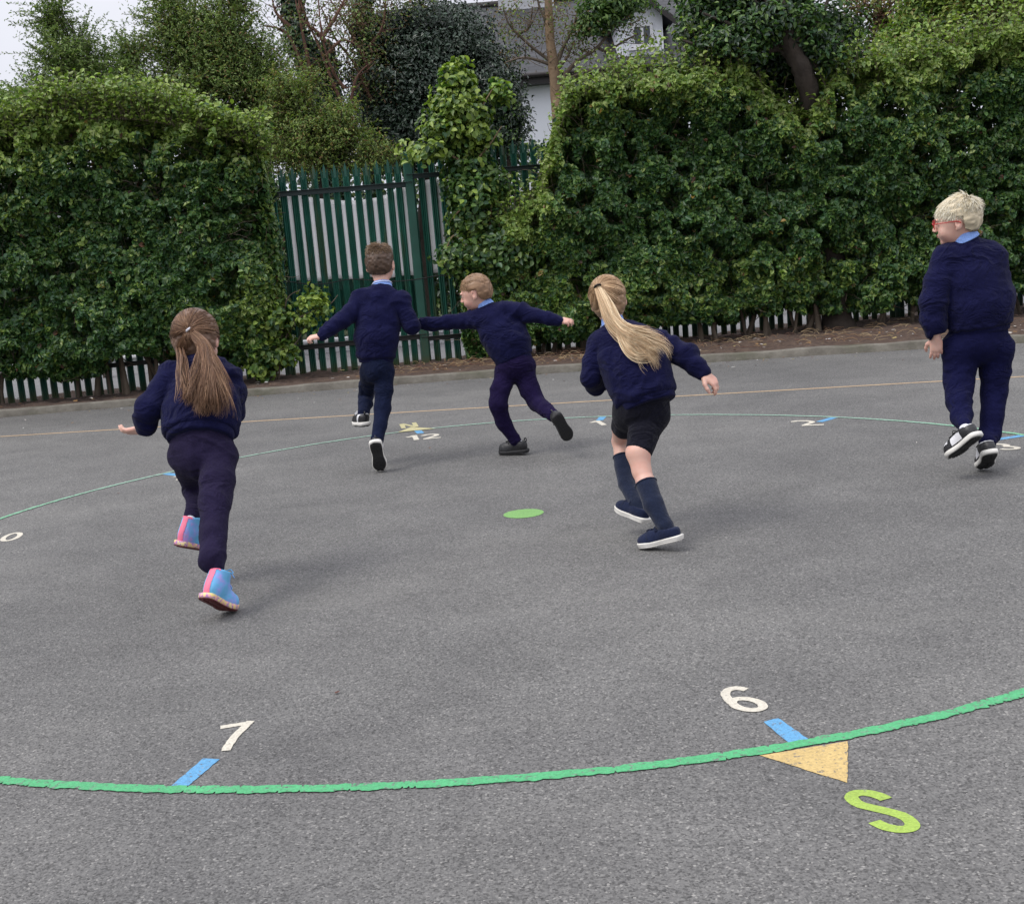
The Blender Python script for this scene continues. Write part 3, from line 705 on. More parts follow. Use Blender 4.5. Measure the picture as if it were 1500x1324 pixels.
# ------------------------------------------------------------------ foliage
GREEN_D = [(.028, .074, .020), (.048, .114, .028), (.074, .155, .036), (.038, .098, .038), (.105, .182, .042)]
GREEN_L = [(.150, .240, .042), (.205, .290, .055), (.120, .205, .040), (.250, .320, .090)]
def tints(n, pals, w):
    P = np.concatenate([np.array(p) for p in pals]); ww = np.concatenate([np.full(len(p), x/len(p)) for p, x in zip(pals, w)]); ww /= ww.sum()
    c = P[rng.choice(len(P), n, p=ww)]; return c*rng.uniform(.75, 1.25, (n, 1))
def leaves(name, C, Nv, size, tint, mat, parent=None, aspect=.62, droop=.5, fold=.25, axis=None):
    n = len(C); Nv = unit(Nv)
    if axis is None:
        axis = rng.normal(0, .6, (n, 3)); axis[:, 2] -= droop
    T = axis-Nv*(axis*Nv).sum(-1, keepdims=True); T = unit(T); S = np.cross(Nv, T); s = np.asarray(size)[:, None]*np.ones((n, 1))
    w = s*aspect*.5; up = Nv*(s*aspect*fold)
    tip = -Nv*(s*rng.uniform(.0, .3, (n, 1)))
    V = np.stack([C-T*s*.5, C-T*s*.15+S*w+up, C+T*s*.2+S*w*.8+up, C+T*s*.5+tip, C+T*s*.2-S*w*.8+up, C-T*s*.15-S*w+up], 1).reshape(-1, 3)
    b = (np.arange(n)*6)[:, None]; Fc = np.concatenate([b+np.array([[0, 1, 2, 3]]), b+np.array([[0, 3, 4, 5]])])
    return link(name, np_mesh(name, V, Fc, np.repeat(tint, 6, axis=0)), mat, parent, True)
def shoots(bases, dirs, lens, nl, lsize, r=.003):
    """upright shoots: returns stem paths and leaf centres/normals/axes"""
    n = len(bases); K = 6; t = np.linspace(0, 1, K); dirs = unit(dirs); bend = rng.normal(0, .18, (n, 3)); bend[:, 2] = 0
    P = bases[:, None]+dirs[:, None]*lens[:, None, None]*t[None, :, None]+bend[:, None]*lens[:, None, None]*(t**2)[None, :, None]
    R = np.broadcast_to(np.linspace(r, r*.35, K), (n, K))
    C = []; A = []
    for k in range(nl):
        u = (k+.5+rng.uniform(-.3, .3, n))/nl; i = np.minimum((u*(K-1)).astype(int), K-2); f = u*(K-1)-i
        c = P[np.arange(n), i]*(1-f)[:, None]+P[np.arange(n), i+1]*f[:, None]; a = rng.normal(0, 1, (n, 3)); a -= dirs*(a*dirs).sum(-1, keepdims=True); a = unit(a)+dirs*.5
        C.append(c+unit(a)*(lsize*.45)); A.append(a)
    C = np.concatenate(C); A = np.concatenate(A); Nn = unit(rng.normal(0, .5, C.shape)+np.array([0, -.3, 1.0]))
    return P, R, C, Nn, A
YG0 = [(.25, .36, .06), (.30, .38, .09), (.20, .31, .05)]
def hedge(label, x0, x1, front, back, zb, top, n, seed, holes=.0, tops=300, lsize=(.04, .084), stems=30, yellow=None, sides=(True, True), dens=None):
    """front/back: y as function of x; top, zb: z as function of x"""
    root = empty('hedge', ((x0+x1)/2, float(front((x0+x1)/2)), 0.05)); O = np.array(root.location)
    r = np.random.default_rng(seed)
    # front face
    nf = int(n*.8); X = r.uniform(x0, x1, nf); q = r.random(nf); Zb, Zt = zb(X), top(X); Z = Zb+(Zt-Zb)*q
    Q = np.stack([X, np.zeros(nf), Z], -1)
    bulge = .18*fbm(Q, 1.3, seed, 3)+.10*noise(Q, 3.4, seed+2)+.075*noise(Q, 8, seed+4)+.03*noise(Q, 16, seed+5)
    depth = r.exponential(.075, nf)+.28*np.clip((noise(Q, 4.9, seed+12)+.6*noise(Q, 10.5, seed+13)-.40)*3, 0, 1)
    rnd = np.minimum((Zt-Z)/.35, 1); rb = np.minimum((Z-Zb)/.25, 1); ex = np.minimum(np.minimum((X-x0) if sides[0] else 9, (x1-X) if sides[1] else 9)/.3, 1)
    rec = .10*(1-np.clip(rnd, 0, 1))**2+.15*(1-np.clip(rb, 0, 1))**2+.35*(1-np.clip(ex, 0, 1))**2
    Y = front(X)-bulge+depth+rec
    keep = (fbm(Q, 2.6, seed+7, 3)+.35*noise(Q, 9, seed+9)) > (-.72+holes)
    if dens is not None: keep &= r.random(nf) < dens(X, Z)
    edge = noise(Q, 5, seed+11)*.16; keep &= (Z > Zb+edge+.04) & (Z < Zt+.02)
    C1 = np.stack([X, Y, Z], -1)[keep]; N1 = np.stack([r.normal(0, .45, nf), np.full(nf, -.62)+r.normal(0, .3, nf), .62+r.normal(0, .38, nf)], -1)[keep]
    # top and ends
    nt_ = int(n*.14); X = r.uniform(x0, x1, nt_); Y = front(X)+.1+(back(X)-front(X)-.1)*r.random(nt_); Z = top(X)+.12*fbm(np.stack([X, Y, X*0], -1), 2, seed+3)-r.exponential(.08, nt_)
    C2 = np.stack([X, Y, Z], -1); N2 = np.stack([r.normal(0, .5, nt_), r.normal(-.25, .4, nt_), 1+r.normal(0, .2, nt_)], -1)
    ne = int(n*.07); sd_ = [s for s, f in ((x0, sides[0]), (x1, sides[1])) if f] or [x0]; xe = np.array(sd_)[r.integers(0, len(sd_), ne)]
    q = r.random(ne); Z = zb(xe)+(top(xe)-zb(xe))*q; Y = front(xe)+.12+(back(xe)-front(xe)-.15)*r.random(ne)
    sg = np.where(xe == x0, 1, -1) if len(sd_) > 1 or sides[0] else -1
    X = xe+sg*(.06*fbm(np.stack([xe, Y, Z], -1), 3, seed)+r.exponential(.07, ne)+.3*np.abs(q-.5)**3)
    C3 = np.stack([X, Y, Z], -1); N3 = np.stack([-sg*np.ones(ne)*.8+r.normal(0, .3, ne), r.normal(-.3, .4, ne), .5+r.normal(0, .4, ne)], -1)
    C = np.concatenate([C1, C2, C3]); Nn = np.concatenate([N1, N2, N3])
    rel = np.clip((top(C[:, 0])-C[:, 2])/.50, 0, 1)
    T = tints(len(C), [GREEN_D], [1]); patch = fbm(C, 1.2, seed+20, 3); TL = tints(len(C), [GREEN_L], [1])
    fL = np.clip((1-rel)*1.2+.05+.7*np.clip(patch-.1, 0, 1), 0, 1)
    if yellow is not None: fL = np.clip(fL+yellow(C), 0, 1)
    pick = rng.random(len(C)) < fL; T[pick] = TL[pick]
    brown = rng.random(len(C)) < .006+.05*np.clip(noise(C, 1.7, seed+30)-.45, 0, 1); T[brown] = tints(brown.sum(), [[(.16, .075, .04), (.22, .14, .03), (.10, .045, .03)]], [1])
    sz = r.uniform(*lsize, len(C))
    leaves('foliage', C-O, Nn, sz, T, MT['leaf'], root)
    # upright new shoots along the top
    X = r.uniform(x0, x1, tops); B = np.stack([X, front(X)+(back(X)-front(X))*r.random(tops)**1.6, top(X)-.08], -1); D = np.stack([r.normal(0, .25, tops), r.normal(-.05, .2, tops), np.ones(tops)], -1)
    P, R, Cs, Ns, As = shoots(B, D, r.uniform(.15, .48, tops)*(1+.5*noise(B, 1.3, seed)), 8, .055)
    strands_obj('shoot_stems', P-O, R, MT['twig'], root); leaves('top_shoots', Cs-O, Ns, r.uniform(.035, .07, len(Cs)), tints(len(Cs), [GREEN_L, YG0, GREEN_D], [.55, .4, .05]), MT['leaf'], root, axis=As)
    # woody stems inside, showing at the foot and through the gaps
    L = []
    for i in range(stems):
        X = r.uniform(x0+.1, x1-.1); Y0 = float(front(X))+r.uniform(.25, .45); p = [np.array([X, Y0, .02])]
        d = np.array([r.normal(0, .22), .05, 1.]); 
        for k in range(4): p.append(p[-1]+unit(d)*r.uniform(.3, .5)); d = d+np.array([r.normal(0, .2), abs(r.normal(0, .06)), 0])
        L.append(tube_arrays(np.array(p)-O, [.026*r.uniform(.6, 1.6), .02, .014, .009, .004], 14, 6, .1, i))
    m_ = 900; Xb = r.uniform(x0, x1, m_); Zs = zb(Xb)+(top(Xb)-zb(Xb))*r.random(m_); Yb = front(Xb)+.28; D = unit(np.stack([r.normal(0, .6, m_), -np.abs(r.normal(.6, .3, m_)), r.normal(.35, .4, m_)], -1)); t = np.linspace(0, .4, 5)
    Pb = np.stack([Xb, Yb, Zs], -1)[:, None]+D[:, None]*t[None, :, None]+r.normal(0, .012, (m_, 5, 3)); L.append(strand_arrays(Pb-O, np.broadcast_to(np.linspace(.005, .002, 5), (m_, 5)), 3))
    V, Fc = merge_arrays(L); link('branches', np_mesh('branches', V, Fc), MT['twig'], root, True)
    tag(root, label, 'hedge'); return root, O
flat = lambda v: (lambda x: np.full_like(np.asarray(x, float), v))
interp = lambda xs_, ys_: (lambda x: np.interp(x, xs_, ys_))
hx = lambda px_, Y: at(px_, 400, Y)[0]
hz = lambda px_, py_, Y: at(px_, py_, Y)[2]
LX = [-9, hx(0, 13), hx(60, 13), hx(130, 13), hx(230, 13), hx(330, 13), hx(400, 13), hx(430, 13)]
LT = [2.55, hz(0, 205, 13.2), hz(60, 190, 13.2), hz(130, 165, 13.2), hz(230, 165, 13.2), hz(330, 180, 13.2), hz(395, 205, 13.2), hz(430, 240, 13.2)]
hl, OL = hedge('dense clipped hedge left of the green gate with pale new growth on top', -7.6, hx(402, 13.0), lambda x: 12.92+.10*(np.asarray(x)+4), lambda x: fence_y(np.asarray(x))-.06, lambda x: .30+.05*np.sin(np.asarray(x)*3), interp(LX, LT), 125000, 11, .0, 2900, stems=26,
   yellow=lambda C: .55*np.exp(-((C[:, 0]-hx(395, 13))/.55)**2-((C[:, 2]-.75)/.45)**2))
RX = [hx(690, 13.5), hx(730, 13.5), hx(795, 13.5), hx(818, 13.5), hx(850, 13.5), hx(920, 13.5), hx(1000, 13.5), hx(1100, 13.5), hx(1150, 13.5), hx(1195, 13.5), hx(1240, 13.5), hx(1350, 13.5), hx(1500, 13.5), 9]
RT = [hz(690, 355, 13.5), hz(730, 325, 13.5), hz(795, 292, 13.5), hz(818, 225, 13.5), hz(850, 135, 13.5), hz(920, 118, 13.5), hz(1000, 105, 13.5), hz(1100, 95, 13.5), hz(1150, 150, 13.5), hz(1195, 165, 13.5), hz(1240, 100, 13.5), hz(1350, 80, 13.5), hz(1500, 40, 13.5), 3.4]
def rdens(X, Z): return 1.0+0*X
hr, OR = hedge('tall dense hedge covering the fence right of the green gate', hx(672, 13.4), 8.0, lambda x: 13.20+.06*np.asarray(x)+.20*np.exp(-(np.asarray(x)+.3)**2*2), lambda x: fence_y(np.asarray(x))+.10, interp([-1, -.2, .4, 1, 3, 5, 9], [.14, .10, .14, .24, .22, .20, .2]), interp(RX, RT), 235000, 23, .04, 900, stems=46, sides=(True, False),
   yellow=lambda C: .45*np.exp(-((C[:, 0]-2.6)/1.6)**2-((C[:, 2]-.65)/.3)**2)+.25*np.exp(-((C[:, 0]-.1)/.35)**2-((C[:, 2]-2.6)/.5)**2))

def blob_leaves(blobs, n, lsize, pals, w, mat, name, O, parent, clump=.22, per=70, out=.8, seed=0, aspect=.5, droop=.4, shell=.55):
    """blobs: (centre, radii) ellipsoids; leaves gathered in clumps lying mostly in the outer shell"""
    r = np.random.default_rng(seed); vol = np.array([b[1][0]*b[1][2] for b in blobs]); vol = vol/vol.sum(); k = max(1, n//per); bi = r.choice(len(blobs), k, p=vol)
    Cc = np.array([blobs[i][0] for i in bi]); Rr = np.array([blobs[i][1] for i in bi]); d = unit(r.normal(0, 1, (k, 3))); rad = (shell+(1-shell)*r.random(k)**.6)*(1+.18*noise(d*2.2+Cc, 1, seed))
    cc = Cc+d*Rr*rad[:, None]; cs = clump*r.uniform(.6, 1.4, k); shade = r.uniform(.8, 1.2, k)
    ci = np.repeat(np.arange(k), per); off = r.normal(0, 1, (len(ci), 3))*[1, 1, .6]; nl = np.linalg.norm(off, axis=1, keepdims=True); off = off/nl*np.minimum(nl, 1.9)*.6
    C = cc[ci]+off*cs[ci][:, None]; Nn = unit(off*.5+d[ci]*.4+np.array([0, -.25, out])+r.normal(0, .45, off.shape))
    T = tints(len(C), pals, w)*shade[ci][:, None]; pk = r.integers(0, 1000, k)
    o = leaves(name, C-O, Nn, r.uniform(*lsize, len(C)), T, mat, parent, aspect, droop); return o, cc
def limbs(trunk_pts, radii, O, parent, mat, targets=None, seed=0, rb=.02, name='trunk', sides=10, rough=.12):
    L = [tube_arrays(np.array(trunk_pts)-O, radii, 30, sides, rough, seed)]
    if targets is not None:
        r = np.random.default_rng(seed); tp = resample(np.array(trunk_pts), 20)
        for c in targets:
            dd = np.linalg.norm(tp[4:]-c, axis=1)+.6*np.abs(c[2]-tp[4:, 2]); i = 4+int(np.argmin(dd)); a = tp[max(i-2, 0)]; m_ = (a+c)/2+r.normal(0, .08, 3)+[0, 0, .12]
            L.append(tube_arrays(np.array([a, m_, c])-O, [rb, rb*.6, rb*.2], 10, 5, .1, seed))
    V, Fc = merge_arrays(L); return link(name, np_mesh(name, V, Fc), mat, parent, True)
def plumes(blobs, n, nl, O, parent, length, lsize, pals, w, seed, mat='leaf_matt', aspect=.34):
    r = np.random.default_rng(seed); vol = np.array([b[1][0]*b[1][2] for b in blobs]); bi = r.choice(len(blobs), n, p=vol/vol.sum()); Cc = np.array([blobs[i][0] for i in bi]); Rr = np.array([blobs[i][1] for i in bi])
    d = unit(r.normal(0, 1, (n, 3))); base = Cc+d*Rr*(r.random((n, 1))**.45)*.85; D = unit(d*[1.1, 1.0, .8]+np.array([-.15, -.1, .45])+r.normal(0, .35, (n, 3))); L = r.uniform(*length, n)
    P, R, C, Nn, A = shoots(base-D*L[:, None]*.5, D, L, nl, lsize[0], .004); A = A+np.array([0, 0, .8]); k = len(C); sh = np.tile(r.uniform(.72, 1.2, n), nl)
    strands_obj('stems', P-O, R, MT['twig'], parent); return leaves('plumes', C-O, Nn+r.normal(0, .3, C.shape), r.uniform(*lsize, k), tints(k, pals, w)*sh[:, None], MT[mat], parent, aspect, axis=A)
def tree(name, label, trunk, radii, blobs, n, lsize, pals, w, leafmat='leaf_matt', bark='bark', group=None, seed=0, ntar=25, clump=.22, per=70, rb=.02, aspect=.5, droop=.4, shell=.55, cat='tree', out=.8, plume=None):
    O = np.array([trunk[0][0], trunk[0][1], 0.]); root = empty(name, tuple(O))
    o, cc = blob_leaves(blobs, n, lsize, pals, w, MT[leafmat], 'crown', O, root, clump, per, out, seed, aspect, droop, shell)
    r = np.random.default_rng(seed); tg_ = cc[r.permutation(len(cc))[:ntar]]
    limbs(trunk, radii, O, root, MT[bark], tg_, seed, rb)
    if plume: plumes(blobs, plume[0], plume[1], O, root, plume[2], lsize, pals, w, seed+500)
    tag(root, label, cat, group); return root
def B(px_, py_, Y, rx, rz, ry=None): # blob from a picture position at distance Y; radii in picture pixels
    s = Y/F; return (at(px_, py_, Y), np.array([rx*s, (ry if ry else rx)*s, rz*s]))
SAGE = [(.135, .205, .055), (.185, .260, .075), (.240, .310, .110), (.105, .165, .045)]
OLIVE = [(.21, .24, .06), (.26, .26, .075), (.20, .13, .055)]
HOLLY = [(.016, .034, .020), (.026, .050, .028), (.036, .066, .040), (.055, .088, .058)]
MID = [(.065, .135, .026), (.095, .180, .034), (.13, .21, .045)]
# pale feathery shrubs behind the left hedge
tree('willow_shrub', 'feathery grey green shrub rising highest behind the left hedge, leaning at the sky edge', [at(150, 500, 16)*[1, 1, 0], at(140, 250, 16), at(110, 120, 16)], [.06, .04, .01],
     [B(105, 95, 16, 55, 60), B(75, 25, 16, 22, 32), B(150, 150, 16, 75, 60), B(55, 150, 16, 35, 35), B(200, 190, 16, 70, 50)], 16000, (.03, .055), [SAGE, MID], [.8, .2], seed=31, plume=(1000, 34, (.35, .75)), clump=.20, aspect=.32, shell=.35, ntar=60, rb=.012)
tree('willow_shrub', 'broad yellow green feathery shrub behind the left hedge nearest the ivy covered trunks', [at(300, 500, 16.6)*[1, 1, 0], at(290, 250, 16.6), at(300, 60, 16.6)], [.07, .04, .01],
     [B(255, 45, 16.6, 50, 55), B(325, 60, 16.6, 60, 70), B(290, 130, 16.6, 90, 70), B(380, 120, 16.6, 55, 75), B(400, 190, 16.6, 60, 60), B(245, 0, 16.6, 22, 22), B(345, 0, 16.6, 30, 30), B(185, 90, 16.6, 30, 40)], 24000, (.03, .055), [SAGE, OLIVE, MID], [.72, .13, .15], seed=32, plume=(1700, 34, (.35, .75)), clump=.22, aspect=.32, shell=.35, ntar=80, rb=.012)
tree('bush', 'low pale green bush at the left edge behind the hedge', [at(20, 500, 17)*[1, 1, 0], at(10, 300, 17), at(10, 200, 17)], [.04, .03, .01], [B(5, 175, 17, 50, 40), B(60, 200, 17, 60, 40)], 9000, (.04, .07), [SAGE, MID], [.6, .4], seed=33, clump=.2, ntar=20, rb=.01, cat='bush')
tree('bush', 'olive feathery bush just behind the green gate', [at(470, 520, 16)*[1, 1, 0], at(470, 300, 16), at(470, 220, 16)], [.04, .03, .01],
     [B(450, 215, 16, 70, 45), B(540, 235, 16, 50, 22), B(430, 150, 16, 40, 50), B(500, 190, 16, 40, 40)], 8000, (.03, .055), [SAGE, OLIVE, GREEN_L], [.5, .25, .25], seed=34, plume=(600, 30, (.3, .6)), clump=.2, aspect=.35, ntar=40, rb=.01, shell=.3, cat='bush')
# dark holly in the middle
tree('holly_tree', 'large dark blue green holly tree behind the gate', [at(620, 520, 18.5)*[1, 1, 0], at(625, 250, 18.5), at(625, 50, 18.5)], [.13, .1, .03],
     [B(640, 60, 18.5, 75, 55), B(600, 120, 18.5, 85, 65), B(680, 130, 18.5, 85, 60), B(620, 190, 18.5, 95, 55), B(712, 185, 18.5, 46, 45), B(560, 60, 18.5, 30, 45), B(560, 160, 18.5, 42, 60), B(690, 60, 18.5, 35, 35)], 52000, (.04, .075), [HOLLY], [1], 'leaf_gloss', seed=35, clump=.24, shell=.4, ntar=60, out=.6)
tree('holly_tree', 'small dark evergreen at the corner of the white house wall', [at(740, 520, 18.2)*[1, 1, 0], at(745, 260, 18.2), at(750, 170, 18.2)], [.05, .04, .02],
     [B(742, 155, 18.2, 22, 40), B(752, 190, 18.2, 20, 26), B(735, 215, 18.2, 36, 28)], 5200, (.04, .07), [HOLLY, MID], [.8, .2], 'leaf_gloss', seed=36, clump=.16, shell=.2, ntar=20, rb=.012)
# ivy covered trunks
for k, (P_, rr_, lb, sd_) in enumerate([([(500, 540), (480, 300), (458, 130), (438, 60), (423, -15), (415, -60)], .085, 'ivy covered leaning trunk of the bare branched tree left of the holly', 41),
                           ([(500, 520), (497, 300), (492, 190), (482, 110), (470, 70)], .05, 'short ivy covered trunk with broken top between the leaning trunk and the holly', 42),
                           ([(548, 520), (548, 250), (540, 100), (533, 30), (530, -60)], .075, 'straight ivy covered trunk at the left side of the holly', 43)]):
    Y = 17.6+.3*k; pts = [at(x, y, Y) for x, y in P_]; pts[0][2] = 0; O = pts[0].copy(); root = empty('ivy_covered_tree', tuple(O))
    rad = np.linspace(rr_, rr_*.6, len(pts)); limbs(pts, rad, O, root, MT['bark'], None, sd_)
    q = resample(np.array(pts), 60); n = 7000; r = np.random.default_rng(sd_); ii = r.integers(6, 58 if k != 1 else 60, n); a = r.uniform(0, 6.28, n)
    d = np.stack([np.cos(a), np.sin(a), r.normal(0, .2, n)], -1); C = q[ii]+d*(rr_*(1.0+.9*np.clip(fbm(q[ii]+d*.2, 3, sd_), -.2, 1))+r.exponential(.03, n))[:, None]+r.normal(0, .03, (n, 3))
    leaves('ivy', C-O, d+np.array([0, -.2, .5]), r.uniform(.04, .07, n), tints(n, [GREEN_D, HOLLY], [.5, .5]), MT['leaf_gloss'], root, .8)
    if k != 1:
        br = []
        BR = {0: [[(458,120),(440,30),(438,-20)], [(478,62),(462,45),(440,25),(432,-5)], [(500,150),(485,115),(470,75),(450,30),(437,-5)], [(448,110),(420,50),(385,38)], [(510,190),(520,120),(545,90)], [(505,130),(490,110),(478,80),(470,40),(466,-5)], [(478,82),(500,60),(520,65)], [(470, 60), (500, 10), (506, -10)], [(425,40),(405,20),(398,-5)]],
              2: [[(540,100),(520,60),(500,25),(480,-5)], [(540,70),(560,40),(566,-5)], [(535,40),(520,25),(505,0)], [(545,150),(520,95),(490,55),(470,10)]]}[k]
        for b in BR: br.append(tube_arrays(np.array([at(x, y, Y-.25) for x, y in b])-O, np.linspace(.028, .008, len(b)), 20, 5, .15, sd_))
        r = np.random.default_rng(sd_)
        for b in BR:
            for _ in range(8):
                i = r.integers(0, len(b)-1); f = r.random(); x = b[i][0]+(b[i+1][0]-b[i][0])*f; y = b[i][1]+(b[i+1][1]-b[i][1])*f; dx, dy = r.normal(0, 18), -abs(r.normal(14, 14))
                br.append(tube_arrays(np.array([at(x, y, Y-.25), at(x+dx*.5, y+dy*.4, Y-.25+r.normal(0, .1)), at(x+dx, y+dy, Y-.3)])-O, [.008, .005, .002], 7, 4))
        V, Fc = merge_arrays(br); link('branches', np_mesh('branches', V, Fc), MT['twig_red'], root, True)
        blob_leaves([B(450, 20, Y-.3, 60, 50), B(500, 90, Y-.3, 45, 60), B(470, 100, Y-.3, 30, 40)] if k == 0 else [B(520, 30, Y-.3, 60, 40), B(600, -5, Y-.3, 40, 22), B(545, 110, Y-.3, 20, 60)], 1300 if k == 0 else 3600, (.03, .055), [[(.11, .07, .035), (.14, .09, .05)], SAGE], [.5, .5], MT['leaf_matt'], 'sparse_leaves', O, root, .3, 18, seed=sd_, shell=.0, aspect=.4)
    tag(root, lb, 'tree', 'ivy covered trunks behind the gate')
# tan trunk tree in front of the house
Y = 17; T1 = [(838, 480), (828, 300), (820, 190), (814, 120), (806, 60), (803, 0), (800, -60)]; pts = [at(x, y, Y) for x, y in T1]; pts[0][2] = 0; O = pts[0].copy(); root = empty('young_tree', tuple(O))
limbs(pts, [.105, .095, .088, .082, .058, .05, .045], O, root, MT['bark_tan'], None, 50, sides=12)
BR = [[(806,90),(780,70),(758,50),(745,35),(738,15)], [(812,105),(825,70),(838,45),(845,20)], [(815,130),(840,95),(875,70),(895,45),(925,20)], [(818,130),(835,115),(860,105),(885,100)], [(806,95),(770,85),(740,92)], [(816,160),(850,135),(880,118),(905,118)], [(812,110),(830,85),(842,60)], [(804,40),(790,10),(785,-20)], [(758,50),(775,40),(780,10)], [(875,70),(890,75),(915,60),(935,50)]]
br = [tube_arrays(np.array([at(x, y, Y-.1*i/len(b)) for i, (x, y) in enumerate(b)])-O, np.linspace(.036 if j in (1, 2) else .024, .008, len(b)), 20, 6, .15, j) for j, b in enumerate(BR)]
r = np.random.default_rng(51)
for b in BR:
    for _ in range(16):
        i = r.integers(0, len(b)-1); f = r.random(); x = b[i][0]+(b[i+1][0]-b[i][0])*f; y = b[i][1]+(b[i+1][1]-b[i][1])*f; dx, dy = r.normal(0, 16), r.normal(-4, 14)
        br.append(tube_arrays(np.array([at(x, y, Y), at(x+dx*.5, y+dy*.5+2, Y+r.normal(0, .15)), at(x+dx, y+dy, Y)])-O, [.006, .004, .0015], 7, 4))
V, Fc = merge_arrays(br); link('branches', np_mesh('branches', V, Fc), MT['twig'], root, True)
blob_leaves([B(845, 50, Y, 45, 50), B(760, 45, Y, 35, 45), B(930, 30, Y, 30, 30), B(920, 100, Y, 26, 35), B(850, 140, Y, 40, 22), B(800, 20, Y, 60, 25), B(735, 15, Y, 22, 20)], 2600, (.03, .05), [[(.16, .10, .045), (.12, .085, .04)], SAGE], [.5, .5], MT['leaf_matt'], 'sparse_leaves', O, root, .2, 22, seed=52, shell=.0, aspect=.45)
blob_leaves([B(880, 18, Y, 40, 20), B(862, 45, Y, 18, 14), B(905, 5, Y, 35, 14)], 3200, (.05, .08), [MID, GREEN_D], [.6, .4], MT['leaf'], 'leafy_spray', O, root, .18, 60, seed=53, shell=.2)
tag(root, 'tan barked tree with thin bare branches in front of the white house', 'tree')
# big tree standing in the right hedge
Y = 13.8; T2 = [(1228, 500), (1226, 440), (1215, 330), (1198, 210), (1180, 120), (1160, 70), (1140, 20), (1125, -50)]; pts = [at(x, y, Y-(.33 if y < 200 else 0)) for x, y in T2]; pts[0][2] = 0; O = pts[0].copy(); root = empty('hedgerow_tree', tuple(O))
L = [tube_arrays(np.array(pts)-O, [.19, .125, .11, .10, .10, .105, .10, .09], 70, 18, .34, 60)]
for b in ([(1165,90),(1120,55),(1080,40),(1030,20)], [(1150,60),(1110,10),(1080,-40)], [(1165,75),(1200,30),(1220,-20)], [(1140,70),(1095,80),(1050,75),(1000,60)], [(1180,110),(1215,75),(1235,60)]): L.append(tube_arrays(np.array([at(x, y, Y-.3) for x, y in b])-O, np.linspace(.045, .012, len(b)), 18, 7, .15, 3))
V, Fc = merge_arrays(L); link('trunk', np_mesh('trunk', V, Fc), MT['bark'], root, True)
blob_leaves([B(1065, 25, Y+.1, 60, 45), B(1035, 70, Y+.1, 42, 38), B(1105, 85, Y+.5, 60, 40), B(1140, -10, Y+.3, 95, 34), B(1215, 40, Y+.3, 38, 42), B(1045, -10, Y, 50, 30), B(1235, 80, Y+.3, 30, 28), B(1070, 95, Y+.3, 60, 25), B(1160, 100, Y+.7, 60, 60, 20), B(1130, 25, Y-.45, 40, 24, 12), B(1100, 60, Y-.4, 36, 26, 12), B(1185, 45, Y-.4, 24, 26, 12), B(1210, 80, Y-.35, 24, 22, 12), B(1070, 60, Y-.4, 40, 20, 12)], 30000, (.045, .08), [GREEN_D, HOLLY, MID], [.55, .3, .15], MT['leaf'], 'crown', O, root, .17, 60, seed=61, shell=.1)
blob_leaves([B(1090, 25, Y+.35, 50, 45), B(1055, 60, Y+.35, 30, 35)], 5000, (.04, .07), [[(.045, .012, .016), (.06, .018, .02), (.03, .012, .012)]], [1], MT['leaf'], 'plum_foliage', O, root, .16, 40, seed=62, shell=.1)
tag(root, 'thick gnarled tree trunk rising out of the right hedge with dark crown', 'tree')
# trees beyond the right hedge
tree('reddish_tree', 'thin reddish leaved tree against the sky beyond the right hedge', [at(1290, 480, 16.5)*[1, 1, 0], at(1288, 120, 16.5), at(1290, -20, 16.5)], [.05, .035, .02],
     [B(1290, 50, 16.5, 42, 40), B(1265, 10, 16.5, 30, 20), B(1320, 10, 16.5, 30, 25), B(1250, 95, 16.5, 30, 18)], 3600, (.04, .065), [[(.10, .045, .025), (.075, .05, .022)], MID, OLIVE], [.45, .3, .25], bark='twig_red', seed=71, clump=.2, per=26, shell=.05, ntar=60, rb=.009)
tree('shrub', 'mid green shrub beyond the right hedge left of the yellow green tree', [at(1345, 480, 15.5)*[1, 1, 0], at(1345, 150, 15.5), at(1345, 50, 15.5)], [.05, .04, .02],
     [B(1330, 75, 15.5, 38, 40), B(1365, 45, 15.5, 35, 45), B(1300, 100, 15.5, 50, 25), B(1360, 0, 15.5, 25, 30)], 13000, (.045, .075), [MID, GREEN_L, OLIVE], [.5, .35, .15], seed=72, clump=.17, shell=.2, ntar=30, rb=.01, cat='shrub')
tree('yellow_green_tree', 'bright yellow green tree with pale trunk at the right edge', [at(1466, 480, 15.2)*[1, 1, 0], at(1466, 100, 15.2), at(1463, 0, 15.2), at(1462, -50, 15.2)], [.06, .05, .045, .04],
     [B(1425, 25, 15.2, 48, 50), B(1490, 30, 15.2, 42, 50), B(1450, 70, 15.2, 70, 22), B(1440, -20, 15.2, 80, 30), B(1540, 20, 15.2, 60, 60)], 15000, (.045, .08), [[(.16, .22, .03), (.20, .24, .045), (.11, .17, .03)], GREEN_L, OLIVE], [.5, .3, .2], seed=73, clump=.16, shell=.15, ntar=40, rb=.012, bark='bark_tan')
